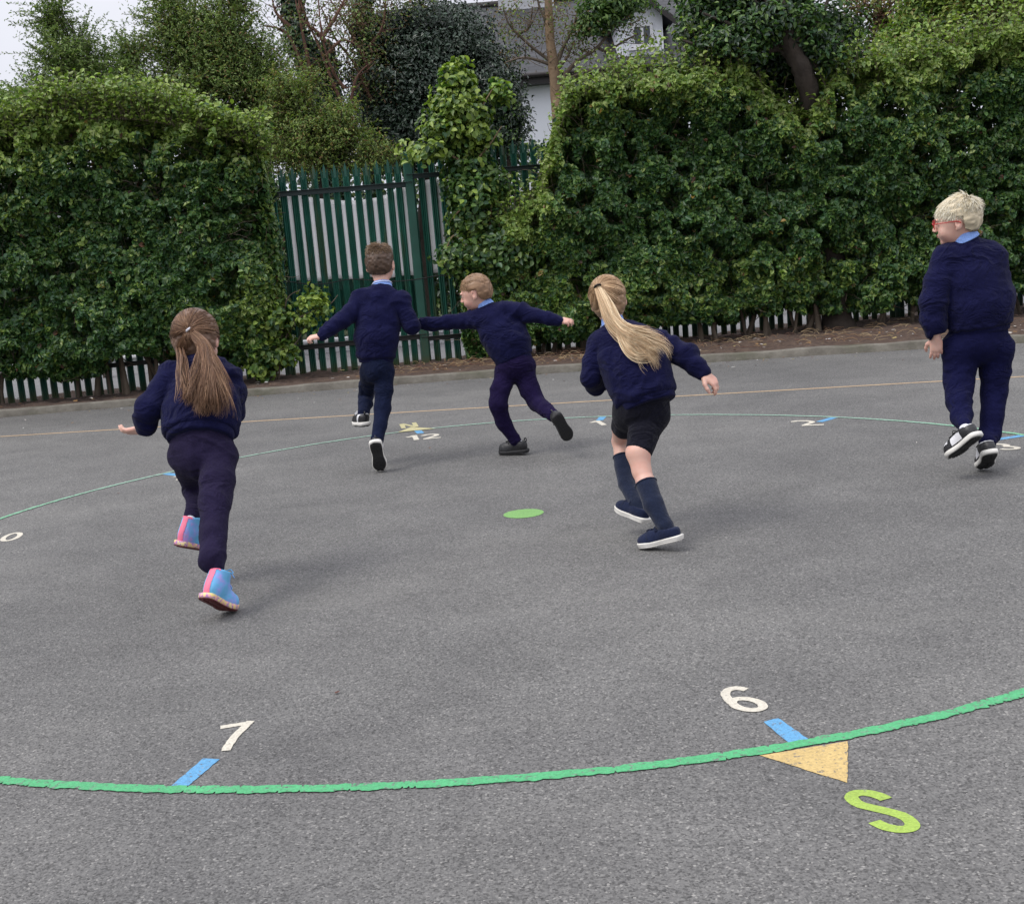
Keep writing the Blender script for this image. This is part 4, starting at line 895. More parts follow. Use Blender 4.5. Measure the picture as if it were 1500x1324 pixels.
# hornbeam sapling beside the gate
Y = 13.55; T3 = [(699, 560), (694, 470), (695, 400), (682, 350), (690, 300), (680, 240), (672, 190), (676, 140)]; pts = [at(x, y, Y) for x, y in T3]; pts[0][2] = .02; O = pts[0].copy(); root = empty('sapling', tuple(O))
L = [tube_arrays(np.array(pts)-O, [.045, .035, .032, .030, .026, .020, .014, .006], 40, 8, .15, 80)]
for b in ([(682,360),(665,345),(652,368)], [(690,300),(672,310),(655,330)], [(694,380),(715,340),(720,300)], [(680,240),(655,225),(625,215)], [(684,250),(715,215),(735,185)], [(676,200),(660,170),(655,140)], [(676,200),(700,165),(722,130)], [(690,320),(720,270),(745,255)]): L.append(tube_arrays(np.array([at(x, y, Y-.1) for x, y in b])-O, np.linspace(.016, .004, len(b)), 14, 5, .1, 3))
V, Fc = merge_arrays(L); link('trunk', np_mesh('trunk', V, Fc), MT['bark_tan'], root, True)
YG = [(.20, .29, .042), (.26, .35, .06), (.15, .23, .038)]
blob_leaves([B(672, 165, Y, 32, 40), B(655, 190, Y, 26, 22), B(696, 195, Y, 30, 34), B(668, 120, Y, 16, 26), B(722, 196, Y, 16, 10), B(630, 222, Y-.1, 32, 9), B(735, 140, Y, 8, 26)], 4600, (.055, .09), [YG, MID, GREEN_D], [.6, .25, .15], MT['leaf'], 'crown', O, root, .13, 45, seed=81, shell=.05, aspect=.66)
blob_leaves([B(688, 240, Y, 27, 36), B(698, 300, Y, 30, 45), B(698, 370, Y, 32, 40), B(722, 275, Y, 18, 18), B(668, 375, Y-.1, 18, 12), B(738, 370, Y, 34, 34), B(778, 365, Y, 36, 30), B(685, 280, Y, 22, 25), B(725, 400, Y, 30, 40), B(690, 395, Y-.1, 18, 14)], 15500, (.05, .085), [GREEN_D, MID, YG], [.62, .26, .12], MT['leaf'], 'side_foliage', O, root, .14, 50, seed=82, shell=.05, aspect=.66)
tag(root, 'slim sapling with bright leafy top growing beside the gate post', 'sapling')
# low shrub of the left hedge spreading over the gate foot
Y = 13.25; O = at(420, 560, Y); O[2] = .05; root = empty('low_bush', tuple(O))
blob_leaves([B(402, 478, Y, 28, 36), B(390, 530, Y, 32, 26), B(375, 440, Y, 26, 56), B(418, 518, Y, 14, 20)], 4200, (.05, .085), [YG, MID, GREEN_D], [.45, .35, .2], MT['leaf'], 'foliage', O, root, .11, 40, seed=91, shell=.0, aspect=.66)
blob_leaves([B(452, 440, Y, 24, 9), B(475, 452, Y, 22, 12), B(450, 425, Y, 16, 6), B(445, 470, Y, 20, 14)], 300, (.05, .08), [YG, MID], [.7, .3], MT['leaf'], 'outer_sprays', O, root, .10, 10, seed=92, shell=.0, aspect=.66)
L = [tube_arrays(np.array([at(x, y, Y) for x, y in b])-O, np.linspace(.012, .004, len(b)), 16, 5, .1) for b in ([(408,562),(412,500),(420,440),(440,425)], [(400,560),(395,480),(405,420)], [(415,500),(440,465),(480,448),(495,432)], [(412,520),(435,500),(450,470)], [(395,565),(380,500),(375,430)])]
V, Fc = merge_arrays(L); link('stems', np_mesh('stems', V, Fc), MT['twig'], root, True)
tag(root, 'loose yellow green bush spilling from the left hedge over the foot of the gate', 'bush')
# dark planting beyond the drive, closing the view under the trees
def undergrowth(x0, x1, y, ztop, n, seed, label):
    r = np.random.default_rng(seed); X = r.uniform(x0, x1, n); Z = .05+(ztop(X)+.25*fbm(np.stack([X, X*0, X*0], -1), 1.1, seed))*r.random(n)**.8; Yy = y+.25*X*.4+r.exponential(.35, n)-.3*fbm(np.stack([X, X*0, Z], -1), 1.2, seed)
    C = np.stack([X, Yy, Z], -1); o = leaves('undergrowth', C, np.stack([r.normal(0, .5, n), -.6+r.normal(0, .3, n), .6+r.normal(0, .4, n)], -1), r.uniform(.07, .14, n), tints(n, [GREEN_D, HOLLY, SAGE], [.4, .4, .2]), MT['leaf'])
    return tag(o, label, kind='stuff')
undergrowth(-12, 12, 21, lambda X: 1.7+.1*np.sin(X), 42000, 95, 'dark shrubbery beyond the drive, glimpsed between the pales')
undergrowth(-16, 16, 23.5, lambda X: 2.9+0*X, 40000, 96, 'dark far shrubbery under the trees')
# ------------------------------------------------------------------ white house behind
def uvmesh(name, quads, mat, parent, thick=0):
    m = MB()
    for q, _ in quads: m.poly(q)
    o = m.build(name, mat, parent); uv = o.data.uv_layers.new(name='uv'); k = 0
    for q, t in quads:
        for c in t: uv.data[k].uv = c; k += 1
    return o
HY = 29.0
e0 = at(700, 108, HY); e1 = at(1045, 98, HY); EZ = at(900, 100, HY)[2]
hx0, hx1 = at(560, 100, HY)[0], at(1075, 100, HY)[0]
RY = HY+3.6; RZ = at(900, -6, RY)[2]
O = np.array([(hx0+hx1)/2, HY, 0.]); root = empty('house', tuple(O)); rel = lambda x, y, z: (x-O[0], y-O[1], z)
m = MB(); m.box(rel(hx0, HY, -.05), rel(hx1, HY+7.2, EZ-.02)); m.build('wall', MT['render'], root)
q = [(rel(hx0-.3, HY-.35, EZ-.02), rel(hx1+.3, HY-.35, EZ-.02), rel(hx1+.3, RY, RZ), rel(hx0-.3, RY, RZ)), (rel(hx1+.3, HY+7.5, EZ-.02), rel(hx0-.3, HY+7.5, EZ-.02), rel(hx0-.3, RY, RZ), rel(hx1+.3, RY, RZ))]
SL = math.hypot(RY-HY+.35, RZ-EZ); Wd = hx1-hx0+.6; rf = uvmesh('roof', [(p, [(0, 0), (Wd, 0), (Wd, SL), (0, SL)]) for p in q], MT['slate'], root); md = rf.modifiers.new('t', 'SOLIDIFY'); md.thickness = .06; md.offset = -1
for xx in (hx0, hx1-.2):
    m = MB(); m.poly([rel(xx, HY, EZ-.03), rel(xx, HY+7.2, EZ-.03), rel(xx, RY, RZ-.12)]); m.poly([rel(xx+.2, HY, EZ-.03), rel(xx+.2, RY, RZ-.12), rel(xx+.2, HY+7.2, EZ-.03)]); m.build('gable', MT['render'], root)
m = MB(); m.box(rel(hx0-.3, HY-.38, EZ-.24), rel(hx1+.3, HY-.30, EZ-.03)); m.box(rel(hx0-.3, HY-.30, EZ-.24), rel(hx1+.3, HY-.004, EZ-.20)); m.build('fascia', MT['fascia'], root)
m = MB(); P_ = [rel(hx0-.3, HY-.44, EZ-.06), rel(hx1+.3, HY-.44, EZ-.06)]; V, Fc = tube_arrays(P_, [.055, .055], 2, 8); link('gutter', np_mesh('gutter', V, Fc), MT['fascia'], root, True)
# chimney
c = at(780, 2, RY); m = MB(); m.box(rel(c[0]-.85, RY-.35, RZ-.5), rel(c[0]+.5, RY+.35, RZ+1.1)); m.box(rel(c[0]-.9, RY-.4, RZ+1.1), rel(c[0]+.55, RY+.4, RZ+1.22)); ch = m.build('chimney', MT['brick'], rf)
# ridge tiles
V, Fc = tube_arrays([rel(hx0-.3, RY, RZ+.02), rel(hx1+.3, RY, RZ+.02)], [.09, .09], 2, 8); link('ridge', np_mesh('ridge', V, Fc), MT['fascia'], rf, True)
# dormer with window
dx0, dx1 = at(905, 60, HY)[0], at(973, 60, HY)[0]; dz0 = at(940, 78, HY)[2]; dz1 = at(940, 22, HY)[2]; dpk = at(940, -8, HY)[2]; dc = (dx0+dx1)/2; FY = HY+.12
m = MB(); m.box(rel(dx0, FY, EZ-.1), rel(dx1, FY+2.6, dz1)); m.poly([rel(dx0, FY, dz1+.002), rel(dx1, FY, dz1+.002), rel(dc, FY, dpk)]); dm = m.build('dormer', MT['render'], root)
q = []
for s in (-1, 1):
    xe = dx0-.28 if s < 0 else dx1+.28; ze = dz1-.16; a = rel(xe, FY-.3, ze); b = rel(xe, FY+3.2, ze); c = rel(dc, FY+3.2, dpk+.1); d = rel(dc, FY-.3, dpk+.1); q.append(((a, d, c, b) if s < 0 else (d, a, b, c), [(0, 0), (0, 1.3), (3, 1.3), (3, 0)]))
o = uvmesh('dormer_roof', q, MT['slate'], dm)
m = MB()
for s in (-1, 1):
    xe = dx0-.30 if s < 0 else dx1+.30; ze = dz1-.18
    m.poly([rel(xe, FY-.32, ze), rel(xe, FY-.32, ze-.16), rel(dc, FY-.32, dpk-.08), rel(dc, FY-.32, dpk+.10)][::s])
    m.poly([rel(xe, FY-.28, ze), rel(xe, FY-.28, ze-.16), rel(dc, FY-.28, dpk-.08), rel(dc, FY-.28, dpk+.10)][::-s])
m.build('barge_board', MT['fascia'], dm)
wx0, wx1 = at(926, 60, HY)[0], at(958, 60, HY)[0]; wz0, wz1 = at(940, 68, HY)[2], at(940, 34, HY)[2]
def frame_box(m, x0, x1, z0, z1, y0, y1, w):
    m.box(rel(x0, y0, z0), rel(x0+w, y1, z1)); m.box(rel(x1-w, y0, z0), rel(x1, y1, z1)); m.box(rel(x0+w, y0, z0), rel(x1-w, y1, z0+w)); m.box(rel(x0+w, y0, z1-w), rel(x1-w, y1, z1))
m = MB(); frame_box(m, wx0, wx1, wz0, wz1, FY-.05, FY+.02, .065); m.box(rel((wx0+wx1)/2-.03, FY-.04, wz0+.065), rel((wx0+wx1)/2+.03, FY+.0, wz1-.065)); wf = m.build('window', MT['upvc'], root)
m = MB(); m.box(rel(wx0+.05, FY-.015, wz0+.05), rel(wx1-.05, FY-.005, wz1-.05)); m.build('pane', MT['glass'], wf)
m = MB(); m.box(rel(wx0-.08, FY-.10, wz0-.07), rel(wx1+.08, FY+.0, wz0-.002)); m.build('sill', MT['upvc'], wf)
tag(root, 'white rendered house with slate roof and gabled dormer behind the trees', 'house')
# ------------------------------------------------------------------ people
class Rig:
    """places picture-measured joints at true distances: (px, py, dy) -> world"""
    def __init__(s, toe): s.Y0 = onground(*toe)[1]; s.toe = onground(*toe)
    def __call__(s, px_, py_, dy): return at(px_, py_, s.Y0+dy)
    def ppm(s, dy): return F/(s.Y0+dy)
def fit_box(pts, r): P = np.array(pts); return P.min(0)-r, P.max(0)+r
def folds(V, Nn, bones, amp, seed, fr=26, along=7):
    """cloth folds: ridges running round each limb segment, fading from the joints, plus broad sag"""
    D = np.zeros(len(V)); W = np.zeros(len(V)); mask = np.clip(.55+.9*fbm(V, 5.5, seed+90, 2), .12, 1.1); warp = noise(V, 11, seed+91)*.02+noise(V, 5, seed+92)*.03
    for i, (A, Bp, a) in enumerate(bones):
        A = np.asarray(A); Bp = np.asarray(Bp); ba = Bp-A; L = np.linalg.norm(ba); ax = ba/L; t = np.clip((V-A)@ax/L, -.1, 1.1); d = np.linalg.norm(V-A-np.outer(t*L, ax), axis=1); w = np.exp(-(d/.035)**2*.5)+1e-9
        s1 = unit(np.cross(ax, [.3, 1, .2])); s2 = np.cross(ax, s1); q = V-A; wob = noise(V, 7, seed+i)*.35
        z_ = q@ax+warp; x_ = q@s1; y_ = q@s2; jt = .45+.55*np.maximum(np.exp(-((z_)/.06)**2), np.exp(-((z_-L)/.06)**2)); rdg = 0
        for kk, (ph, ff, ww) in enumerate(((.85, 20, .42), (-.8, 17, .42), (.25, 30, .22), (-1.2, 12, .42))):
            c_, s_ = math.cos(ph), math.sin(ph); U = np.stack([(z_*c_+x_*s_)*ff, (-z_*s_+x_*c_)*ff*.28, y_*ff*.30], -1)
            n_ = noise(U, 1.0, seed+3*i+11*kk); rdg = rdg+ww*(np.clip(1-2.6*np.abs(n_), -.35, 1))
        D += w*a*rdg*jt; W += w
    return V+Nn*((D/W)*amp*1.25*mask)[:, None]
def sdf_obj(name, fld, mat, parent, O, bones=None, amp=.0, seed=0, rel_it=2, post=None):
    V, Q = fld.mesh(); V = relax(V, Q, rel_it)
    if bones is not None:
        V = folds(V, vnormals(V, Q), bones, amp, seed); V = relax(V, Q, 1, .35)
        V = V+vnormals(V, Q)*(.0016*fbm(V, 30, seed))[:, None]
    if post is not None: V = post(V)
    return link(name, np_mesh(name, V-O, Q), mat, parent, True)

def hand(fld, wrist, d, pn, side, curl, s=1.0, thumb=.6, spread=.16, k=.006, fist=False):
    """wrist position, d hand direction, pn palm normal; side +1: thumb lies on the cross(d, pn) side"""
    d = unit(d); pn = unit(pn-d*(np.dot(pn, d))); x = np.cross(d, pn)*side
    L = .062*s
    fld.ell(wrist+d*.034*s, np.array([.043, .029, .0135])*s, np.stack([d, x, pn]), .012)
    fld.cone(wrist-d*.03*s, wrist+d*.02*s, .019*s, .0175*s, .012)
    lens = [.047, .053, .049, .038]
    for i in range(4):
        o = (1.5-i)/1.5; base = wrist+d*(.066-.006*abs(o)-(.006 if i == 3 else 0))*s+x*o*.021*s
        a = unit(d+x*o*spread); fld.cone(base-d*.03*s, base, .008*s, .0085*s, .008)
        c = curl[i] if hasattr(curl, '__len__') else curl; p = base; ang = 0; r0 = .0078*s
        for j, (f, aa) in enumerate(((.45, .55), (.30, 1.0), (.25, .8))):
            ang += c*aa; dd = unit(a*math.cos(ang)+pn*math.sin(ang)); q = p+dd*lens[i]*f*s; fld.cone(p, q, r0, r0*.93, .0035); p = q; r0 *= .93
    b = wrist+d*.016*s+x*.020*s+pn*.004; t1 = b+unit(d*.62+x*.75+pn*.25)*.028*s; t2 = t1+unit(d*.85+x*(.35-thumb*.3)+pn*(.15+thumb*.5))*.022*s; t3 = t2+unit(d*.85+x*(.1-thumb*.5)+pn*(.2+thumb*.6))*.018*s
    fld.cone(b, t1, .0115*s, .009*s, .010); fld.cone(t1, t2, .0088*s, .0082*s, .004); fld.cone(t2, t3, .0082*s, .0068*s, .004)

def head(fld, C, f, u, s=1.0, neck=None, nr=.043):
    """C centre of the skull, f facing direction, u up; an 8 year old's head"""
    u = unit(u); f = unit(f-u*np.dot(f, u)); r = np.cross(f, u); R = np.stack([r, f, u])
    W = lambda x, y, z: C+(r*x+f*y+u*z)*s
    fld.ell(W(0, -.012, .022), np.array([.071, .086, .080])*s, R, .02)
    fld.ell(W(0, .022, -.008), np.array([.062, .060, .080])*s, R, .03)
    fld.ell(W(0, .030, -.052), np.array([.047, .046, .042])*s, R, .035)
    fld.ell(W(0, .064, -.083), np.array([.019, .016, .015])*s, R, .022)
    for sx in (-1, 1):
        fld.ell(W(sx*.036, .058, -.040), np.array([.020, .018, .020])*s, R, .02)     # cheek
        fld.ell(W(sx*.029, .083, .004), np.array([.014, .010, .011])*s, R, .008, 's')   # eye socket
        fld.ell(W(sx*.029, .071, .003), np.array([.0125, .0125, .0115])*s, R, .004)    # eyelid ball
        fld.ell(W(sx*.028, .080, .021), np.array([.020, .008, .005])*s, R, .012)    # brow
        # ear: shell with hollow, tilted
        Re = np.stack([unit(r*sx*.9-f*.45), unit(f*.9+r*sx*.45), u])
        fld.ell(W(sx*.074, -.012, -.005), np.array([.0065, .0185, .029])*s, Re, .006)
        fld.ell(W(sx*.0825, -.007, -.001), np.array([.006, .010, .017])*s, Re, .004, 's')
        fld.ell(W(sx*.073, -.003, -.030), np.array([.006, .009, .009])*s, Re, .005)
    fld.cone(W(0, .080, .010), W(0, .101, -.023), .0065*s, .0085*s, .012)            # nose
    for sx in (-1, 1): fld.ell(W(sx*.0085, .095, -.027), np.array([.0065, .008, .006])*s, R, .006)
    fld.ell(W(0, .083, -.047), np.array([.019, .008, .0055])*s, R, .008); fld.ell(W(0, .081, -.056), np.array([.017, .008, .0055])*s, R, .008)
    if neck is not None: fld.cone(W(0, -.022, -.045), neck, nr*s, nr*1.05*s, .03)
    return W, R

def face_parts(W, R, parent, O, s=1.0, lash=True):
    r, f, u = R
    for sx in (-1, 1):
        fe = Field(W(sx*.029, .0755, .003)-.016, W(sx*.029, .0755, .003)+.016, .0016); fe.ell(W(sx*.029, .0735, .003), np.array([.0095, .0108, .0070])*s, R, 0); sdf_obj('eye', fe, MT['eye'], parent, O, rel_it=1)
        fe = Field(W(sx*.029, .083, .003)-.01, W(sx*.029, .083, .003)+.01, .0012); fe.ell(W(sx*.029, .0818, .003), np.array([.0048, .0035, .0048])*s, R, 0); sdf_obj('iris', fe, MT['fascia'], parent, O, rel_it=1)
        fe = Field(W(sx*.029, .088, .024)-.025, W(sx*.029, .088, .024)+.025, .002); fe.ell(W(sx*.030, .0855, .0225), np.array([.015, .004, .0028])*s, R, 0); sdf_obj('eyebrow', fe, MT['bark'], parent, O, rel_it=1)
    fe = Field(W(0, .09, -.052)-.025, W(0, .09, -.052)+.025, .0016); fe.ell(W(0, .0868, -.0475), np.array([.016, .0075, .0036])*s, R, .002); fe.ell(W(0, .0852, -.0550), np.array([.0135, .0070, .0040])*s, R, .002); sdf_obj('lips', fe, MT['lip'], parent, O, rel_it=1)

def limb_pts(R_, pts): return [(R_(p[0], p[1], p[2]), p[3]/R_.ppm(p[2])) for p in pts]
def add_chain(fld, ch, k, dr=0.0, sc=1.0):
    for (a, ra), (b, rb) in zip(ch[:-1], ch[1:]): fld.cone(a, b, max(ra*sc-dr, .004), max(rb*sc-dr, .004), k)
def torso_pts(R_, rings):
    out = []
    for px_, py_, dy, hw, dep, sang in rings:
        C = R_(px_, py_, dy); w = hw/R_.ppm(dy); a = math.radians(sang); side = RIGHT*math.cos(a)+UP*math.sin(a); out.append((C, w, dep, side))
    return out
def add_torso(fld, T, k, dr=0, dd=0):
    for (a, wa, da, sa), (b, wb, db, sb) in zip(T[:-1], T[1:]): fld.etube(a, b, max(wa-dr, .02), max(wb-dr, .02), max(da-dd, .02), max(db-dd, .02), unit(sa+sb), k)

# ---- shoes -------------------------------------------------------
def foot_outline(L, W, n=40):
    k = [(0, -.5, 0), (-.36, -.46, 0), (-.42, -.3, 0), (-.36, -.05, 0), (-.44, .18, 0), (-.47, .30, 0), (-.36, .43, 0), (-.08, .5, 0), (.22, .48, 0), (.42, .36, 0), (.47, .2, 0), (.38, -.02, 0), (.40, -.3, 0), (.34, -.46, 0), (0, -.5, 0)]
    q = resample(np.array(k), n+1)[:-1]; return np.stack([q[:, 0]*W, q[:, 1]*L], -1)
def sole_mesh(out, z0, z1, inset=.003, bend=0.0, grooves=0, gd=.0, seed=0, scale=1.0):
    """closed slab from the outline, rounded edge"""
    n = len(out); c = out.mean(0); V = []; lv = [(z0, -inset*1.6), (z0+.0025, 0), (z1-.002, .0005), (z1, -inset)]
    for z, off in lv:
        d = out-c; l = np.linalg.norm(d, axis=1, keepdims=True); p = c+d*(1+off/l)*1.0
        for x, y in p: V.append((x*scale, y*scale, z))
    Fc = []
    for k in range(3):
        for i in range(n): j = (i+1) % n; Fc.append([k*n+i, k*n+j, (k+1)*n+j, (k+1)*n+i])
    # caps as rings towards the centre so they can carry tread
    def cap(base, z, flip):
        prev = [base+i for i in range(n)]
        for f in (.82, .6, .35, .1):
            cur = []
            for i in range(n):
                x, y = V[base+i][0], V[base+i][1]; cur.append(len(V)); V.append((c[0]+(x-c[0])*f, c[1]+(y-c[1])*(.5*f+.5 if False else f), z))
            for i in range(n):
                j = (i+1) % n; q = [prev[i], prev[j], cur[j], cur[i]]; Fc.append(q[::-1] if flip else q)
            prev = cur
        Fc.append(prev[::-1] if flip else prev)
    cap(0, z0, True); cap(3*n, z1, False)
    return np.array(V), Fc
def shoe(parent, O, heel, toe, up, L, kind, mirror=1, bend=0.0, knee=None):
    """heel, toe: bottom points of the sole; up: rough direction of the shoe's upper side"""
    heel = np.asarray(heel); toe = np.asarray(toe); y = unit(toe-heel); z = unit(np.asarray(up)-y*np.dot(up, y)); x = np.cross(y, z); c = toe-y*L*.5
    Wd = L*{'hightop': .40, 'canvas': .40, 'school': .42}.get(kind, .44)
    C_ = [c]
    def X(V):   # local -> world (minus parent's origin), with the toe spring / ball bend
        V = np.array(V, float); V[:, 0] *= mirror; b = np.clip(V[:, 1]-L*.16, 0, None); V[:, 2] += bend*b*2.2*b/.05*.5+.10*b
        return C_[0]+V@np.stack([x, y, z])-O
    zm = X(np.column_stack([foot_outline(L, Wd), np.full(40, -.0035)]))[:, 2].min()+O[2]
    if zm < .045: c = c-np.array([0, 0, zm-.0005]); C_[0] = c
    root = empty('shoe', (0, 0, 0), parent)
    spec = {'hightop': ('tiedye', 'splash', 'rubber_red', .115), 'skate': ('leather_black', 'rubber_white', 'rubber_black', .058), 'trainer': ('leather_black', 'rubber_white', 'rubber_black', .055), 'school': ('leather_black', 'rubber_black', 'rubber_black', .060), 'canvas': ('canvas_navy', 'rubber_white', 'rubber_white', .044)}[kind]
    st = {'canvas': .021, 'hightop': .024, 'skate': .026, 'trainer': .026, 'school': .022}[kind]; ah = spec[3]+st
    out = foot_outline(L, Wd)
    def mk(name, V, Fc, mat):
        me = bpy.data.meshes.new(name); V = X(V)
        if mirror < 0: Fc = [f[::-1] for f in Fc]
        me.from_pydata([tuple(v) for v in V], [], Fc); me.update(); return link(name, me, mat, root, True)
    V, Fc = sole_mesh(out*1.02, .004, st, .003); mk('midsole', V, Fc, MT[spec[1]])
    V, Fc = sole_mesh(out*(.90 if kind in ('trainer', 'skate') else 1.0), -.001, .0045, .002); o = mk('outsole', V, Fc, MT[spec[2]])
    # tread blocks
    V = []; Fc = []
    rows = np.arange(-.44, .46, .055)
    for i, q in enumerate(rows):
        if kind in ('trainer', 'skate') and -.12 < q < .02: continue
        w = Wd*(.29 if q < 0 else .35)*(1-max(0, abs(q)-.32)*3.2); 
        for sgn in (-1, 1):
            x0, x1 = sorted((sgn*.004, sgn*w)); b = len(V); y0 = q*L-.0035; y1 = q*L+.0035; sh = .003*sgn
            V += [(x0, y0, -.0035), (x1, y0+sh, -.0035), (x1, y1+sh, -.0035), (x0, y1, -.0035), (x0, y0, -.0012), (x1, y0+sh, -.0012), (x1, y1+sh, -.0012), (x0, y1, -.0012)]
            for f in ((3,2,1,0),(4,5,6,7),(0,1,5,4),(1,2,6,5),(2,3,7,6),(3,0,4,7)): Fc.append([b+k for k in f])
    tr = mk('tread', V, Fc, MT[spec[2]]); tr.data.polygons.foreach_set('use_smooth', np.zeros(len(tr.data.polygons), dtype=bool))
    if kind == 'canvas': # foxing line
        V, Fc = sole_mesh(out*1.03, st*.72, st*.80, .001); mk('foxing_stripe', V, Fc, MT['rubber_white'])
    # upper
    g = Field((-Wd*.62, -L*.56, -.005), (Wd*.62, L*.56, ah+.03), .0032); w = Wd
    I = np.eye(3)
    zs = .72 if kind == 'canvas' else 1
    g.ell((0, L*.28, st+.004), (w*.44, L*.215, (.040 if kind != 'school' else .044)*zs), I, .02)
    g.ell((0, L*.02, st+.010), (w*.38, L*.26, .048*zs), I, .03)
    g.ell((0, -L*.30, st+.020*zs), (w*.345, L*.185, .056*zs), I, .03)
    g.cone((0, -L*.26, st+.03*zs), (0, -L*.25, ah-.006), w*.32, w*.29 if kind != 'hightop' else w*.33, .03)
    g.cone((0, L*.10, st+.028), (0, -L*.12, ah-.018), w*.19, w*.26, .03)
    if kind == 'hightop': g.etube(np.array([0, -L*.18, st+.05]), np.array([0, -L*.22, ah]), w*.35, w*.34, L*.20, L*.19, np.array([1., 0, 0]), .03)
    g.plane((0, 0, st-.004), (0, 0, -1)); g.plane((0, -L*.25, ah-.006 if kind != 'hightop' else ah-.012), (0, -.12, 1), None, .008)
    g.cone((0, -L*.22, ah-.03), (0, -L*.24, ah+.05), w*.24, w*.29, .004, 's')
    V, Q = g.mesh(); V = relax(V, Q, 2); V = V+vnormals(V, Q)*(.0012*fbm(V, 45, 3))[:, None]
    up_o = mk('upper', V, [list(map(int, q)) for q in Q], MT[spec[0]])
    def topz(xx, yy): # height of the upper's surface, for laces and panels
        m_ = (np.abs(V[:, 0]-xx) < .006) & (np.abs(V[:, 1]-yy) < .006); return V[m_, 2].max() if m_.any() else st+.04
    def tube_on(name, P, r, mat, n=14):
        q = np.array(P); VV, FF = tube_arrays(q, [r]*len(q), n, 5); mk(name, VV, [list(map(int, f)) for f in FF], mat)
    if kind != 'school' or True:
        lm = {'hightop': MT['tiedye'], 'skate': MT['lace_b'], 'trainer': MT['lace_w'], 'school': MT['lace_b'], 'canvas': MT['canvas_navy']}[kind]; P = []
        for i in range(5):
            yy = L*(.20-.062*i); hw = w*.17
            P += [(-hw if i % 2 == 0 else hw, yy, topz(-hw if i % 2 == 0 else hw, yy)+.001), (0, yy-.003, topz(0, yy)+.003), (hw if i % 2 == 0 else -hw, yy-.004, topz(hw if i % 2 == 0 else -hw, yy)+.001)]
        tube_on('laces', P, .0024, lm, 70)
        yy = -L*.05; zz = topz(0, yy)
        for s_ in (-1, 1): tube_on('lace_bow', [(0, yy, zz+.004), (s_*.018, yy+.006, zz+.012), (s_*.034, yy+.004, zz-.002), (s_*.022, yy-.006, zz-.002), (0, yy, zz+.004)], .0022, lm, 24); tube_on('lace_end', [(0, yy, zz+.004), (s_*.014, yy+.018, zz+.002), (s_*.030, yy+.024, zz-.014)], .002, lm, 12)
    def patch(name, test, mat, off=.0016):
        n_ = vnormals(V, Q); VV = V+n_*off; keep = [list(map(int, q)) for q in Q if test(V[q].mean(0))]
        if keep:
            used = sorted({i for q in keep for i in q}); mp = {a: b for b, a in enumerate(used)}; mk(name, VV[used], [[mp[i] for i in q] for q in keep], mat)
    if kind == 'hightop': patch('heel_strip', lambda p: abs(p[0]) < w*.16 and p[1] < -L*.30, MT['pink']); patch('collar_tab', lambda p: p[2] > ah-.020 and p[1] < -L*.36, MT['pink'], .002)
    if kind == 'skate':
        patch('side_panel', lambda p: -.20*L < p[1] < .12*L and st+.006 < p[2] < st+.045-.08*abs(p[1]) and abs(p[0]) > w*.2, MT['leather_white']); patch('heel_tab', lambda p: p[1] < -L*.36 and p[2] > st+.042, MT['leather_white']); patch('toe_box', lambda p: p[1] > L*.22 and p[2] > st+.03, MT['leather_white'])
    if kind == 'trainer': patch('side_panel', lambda p: p[1] < .0 and abs(p[1]+L*.12+p[2]*.6) < .012, MT['leather_white'])
    if kind in ('school', 'trainer'): tube_on('pull_tab', [(0, -L*.44, ah-.02), (0, -L*.50, ah-.004), (0, -L*.47, ah+.008), (0, -L*.42, ah-.006)], .004, MT['leather_black'])
    if kind == 'canvas': patch('toe_stitching', lambda p: abs(p[1]-L*.20-.0*p[0]) < .003 and p[2] > st+.01, MT['sock'])
    return root, c+z*(ah-.022)-y*L*.24

# ---- hair --------------------------------------------------------
def hair_tint(n, base, var=.25, hi=None, fh=.3):
    c = np.array(base)[None]*rng.uniform(1-var, 1+var, (n, 1)); 
    if hi is not None: m = rng.random(n) < fh; c[m] = np.array(hi)[None]*rng.uniform(.85, 1.15, (m.sum(), 1))
    return c
def scalp_cap(name, W, R, s, parent, O, mat_t, test, thick=.010, seed=0, hl=None):
    f = Field(W(0, 0, 0)-.15*s, W(0, 0, 0)+.15*s, .0035)
    f.ell(W(0, -.012, .022), (np.array([.071, .086, .080])+thick)*s, R, .02); f.ell(W(0, -.02, -.02), (np.array([.060, .066, .060])+thick)*s, R, .03)
    V, Q = f.mesh(); V = relax(V, Q, 1); loc = (V-W(0, 0, 0))@R.T/s; Nn = vnormals(V, Q)
    V = V+Nn*(.0035*noise(loc*np.array([1, .25, 1]), 90, seed)+.0012*noise(loc, 30, seed+2))[:, None]*s
    if hl is not None: V = V-Nn*(thick*.95*np.clip(1-(loc[:, 2]-hl(loc[:, 1]))/.035, 0, 1))[:, None]*s
    cen = loc[Q].mean(1); keep = np.array([test(p) for p in cen]); Q = Q[keep]
    t = np.array(mat_t)[None]*(1+.35*noise(loc*np.array([1, .3, 1]), 80, seed+5))[:, None]
    o = link(name, np_mesh(name, V-O, Q, t), MT['hair'], parent, True); md = o.modifiers.new('t', 'SOLIDIFY'); md.thickness = -.006; md.offset = 0; return o
def scalp_points(n, test, s, thick=.006):
    out = []
    while len(out) < n:
        d = unit(rng.normal(0, 1, 3)); p = np.array([0, -.012, .022])+d*(np.array([.071, .086, .080])+thick)
        if d[2] < -.25: p = np.array([0, -.02, -.02])+d*(np.array([.060, .066, .060])+thick)
        if test(p): out.append(p)
    return np.array(out)
def hairline(y, back=-.048, front=.024):
    return np.interp(y, [-.09, -.06, -.03, -.005, .03, .09], [back, back+.004, back+.022, .002, front, front+.03])
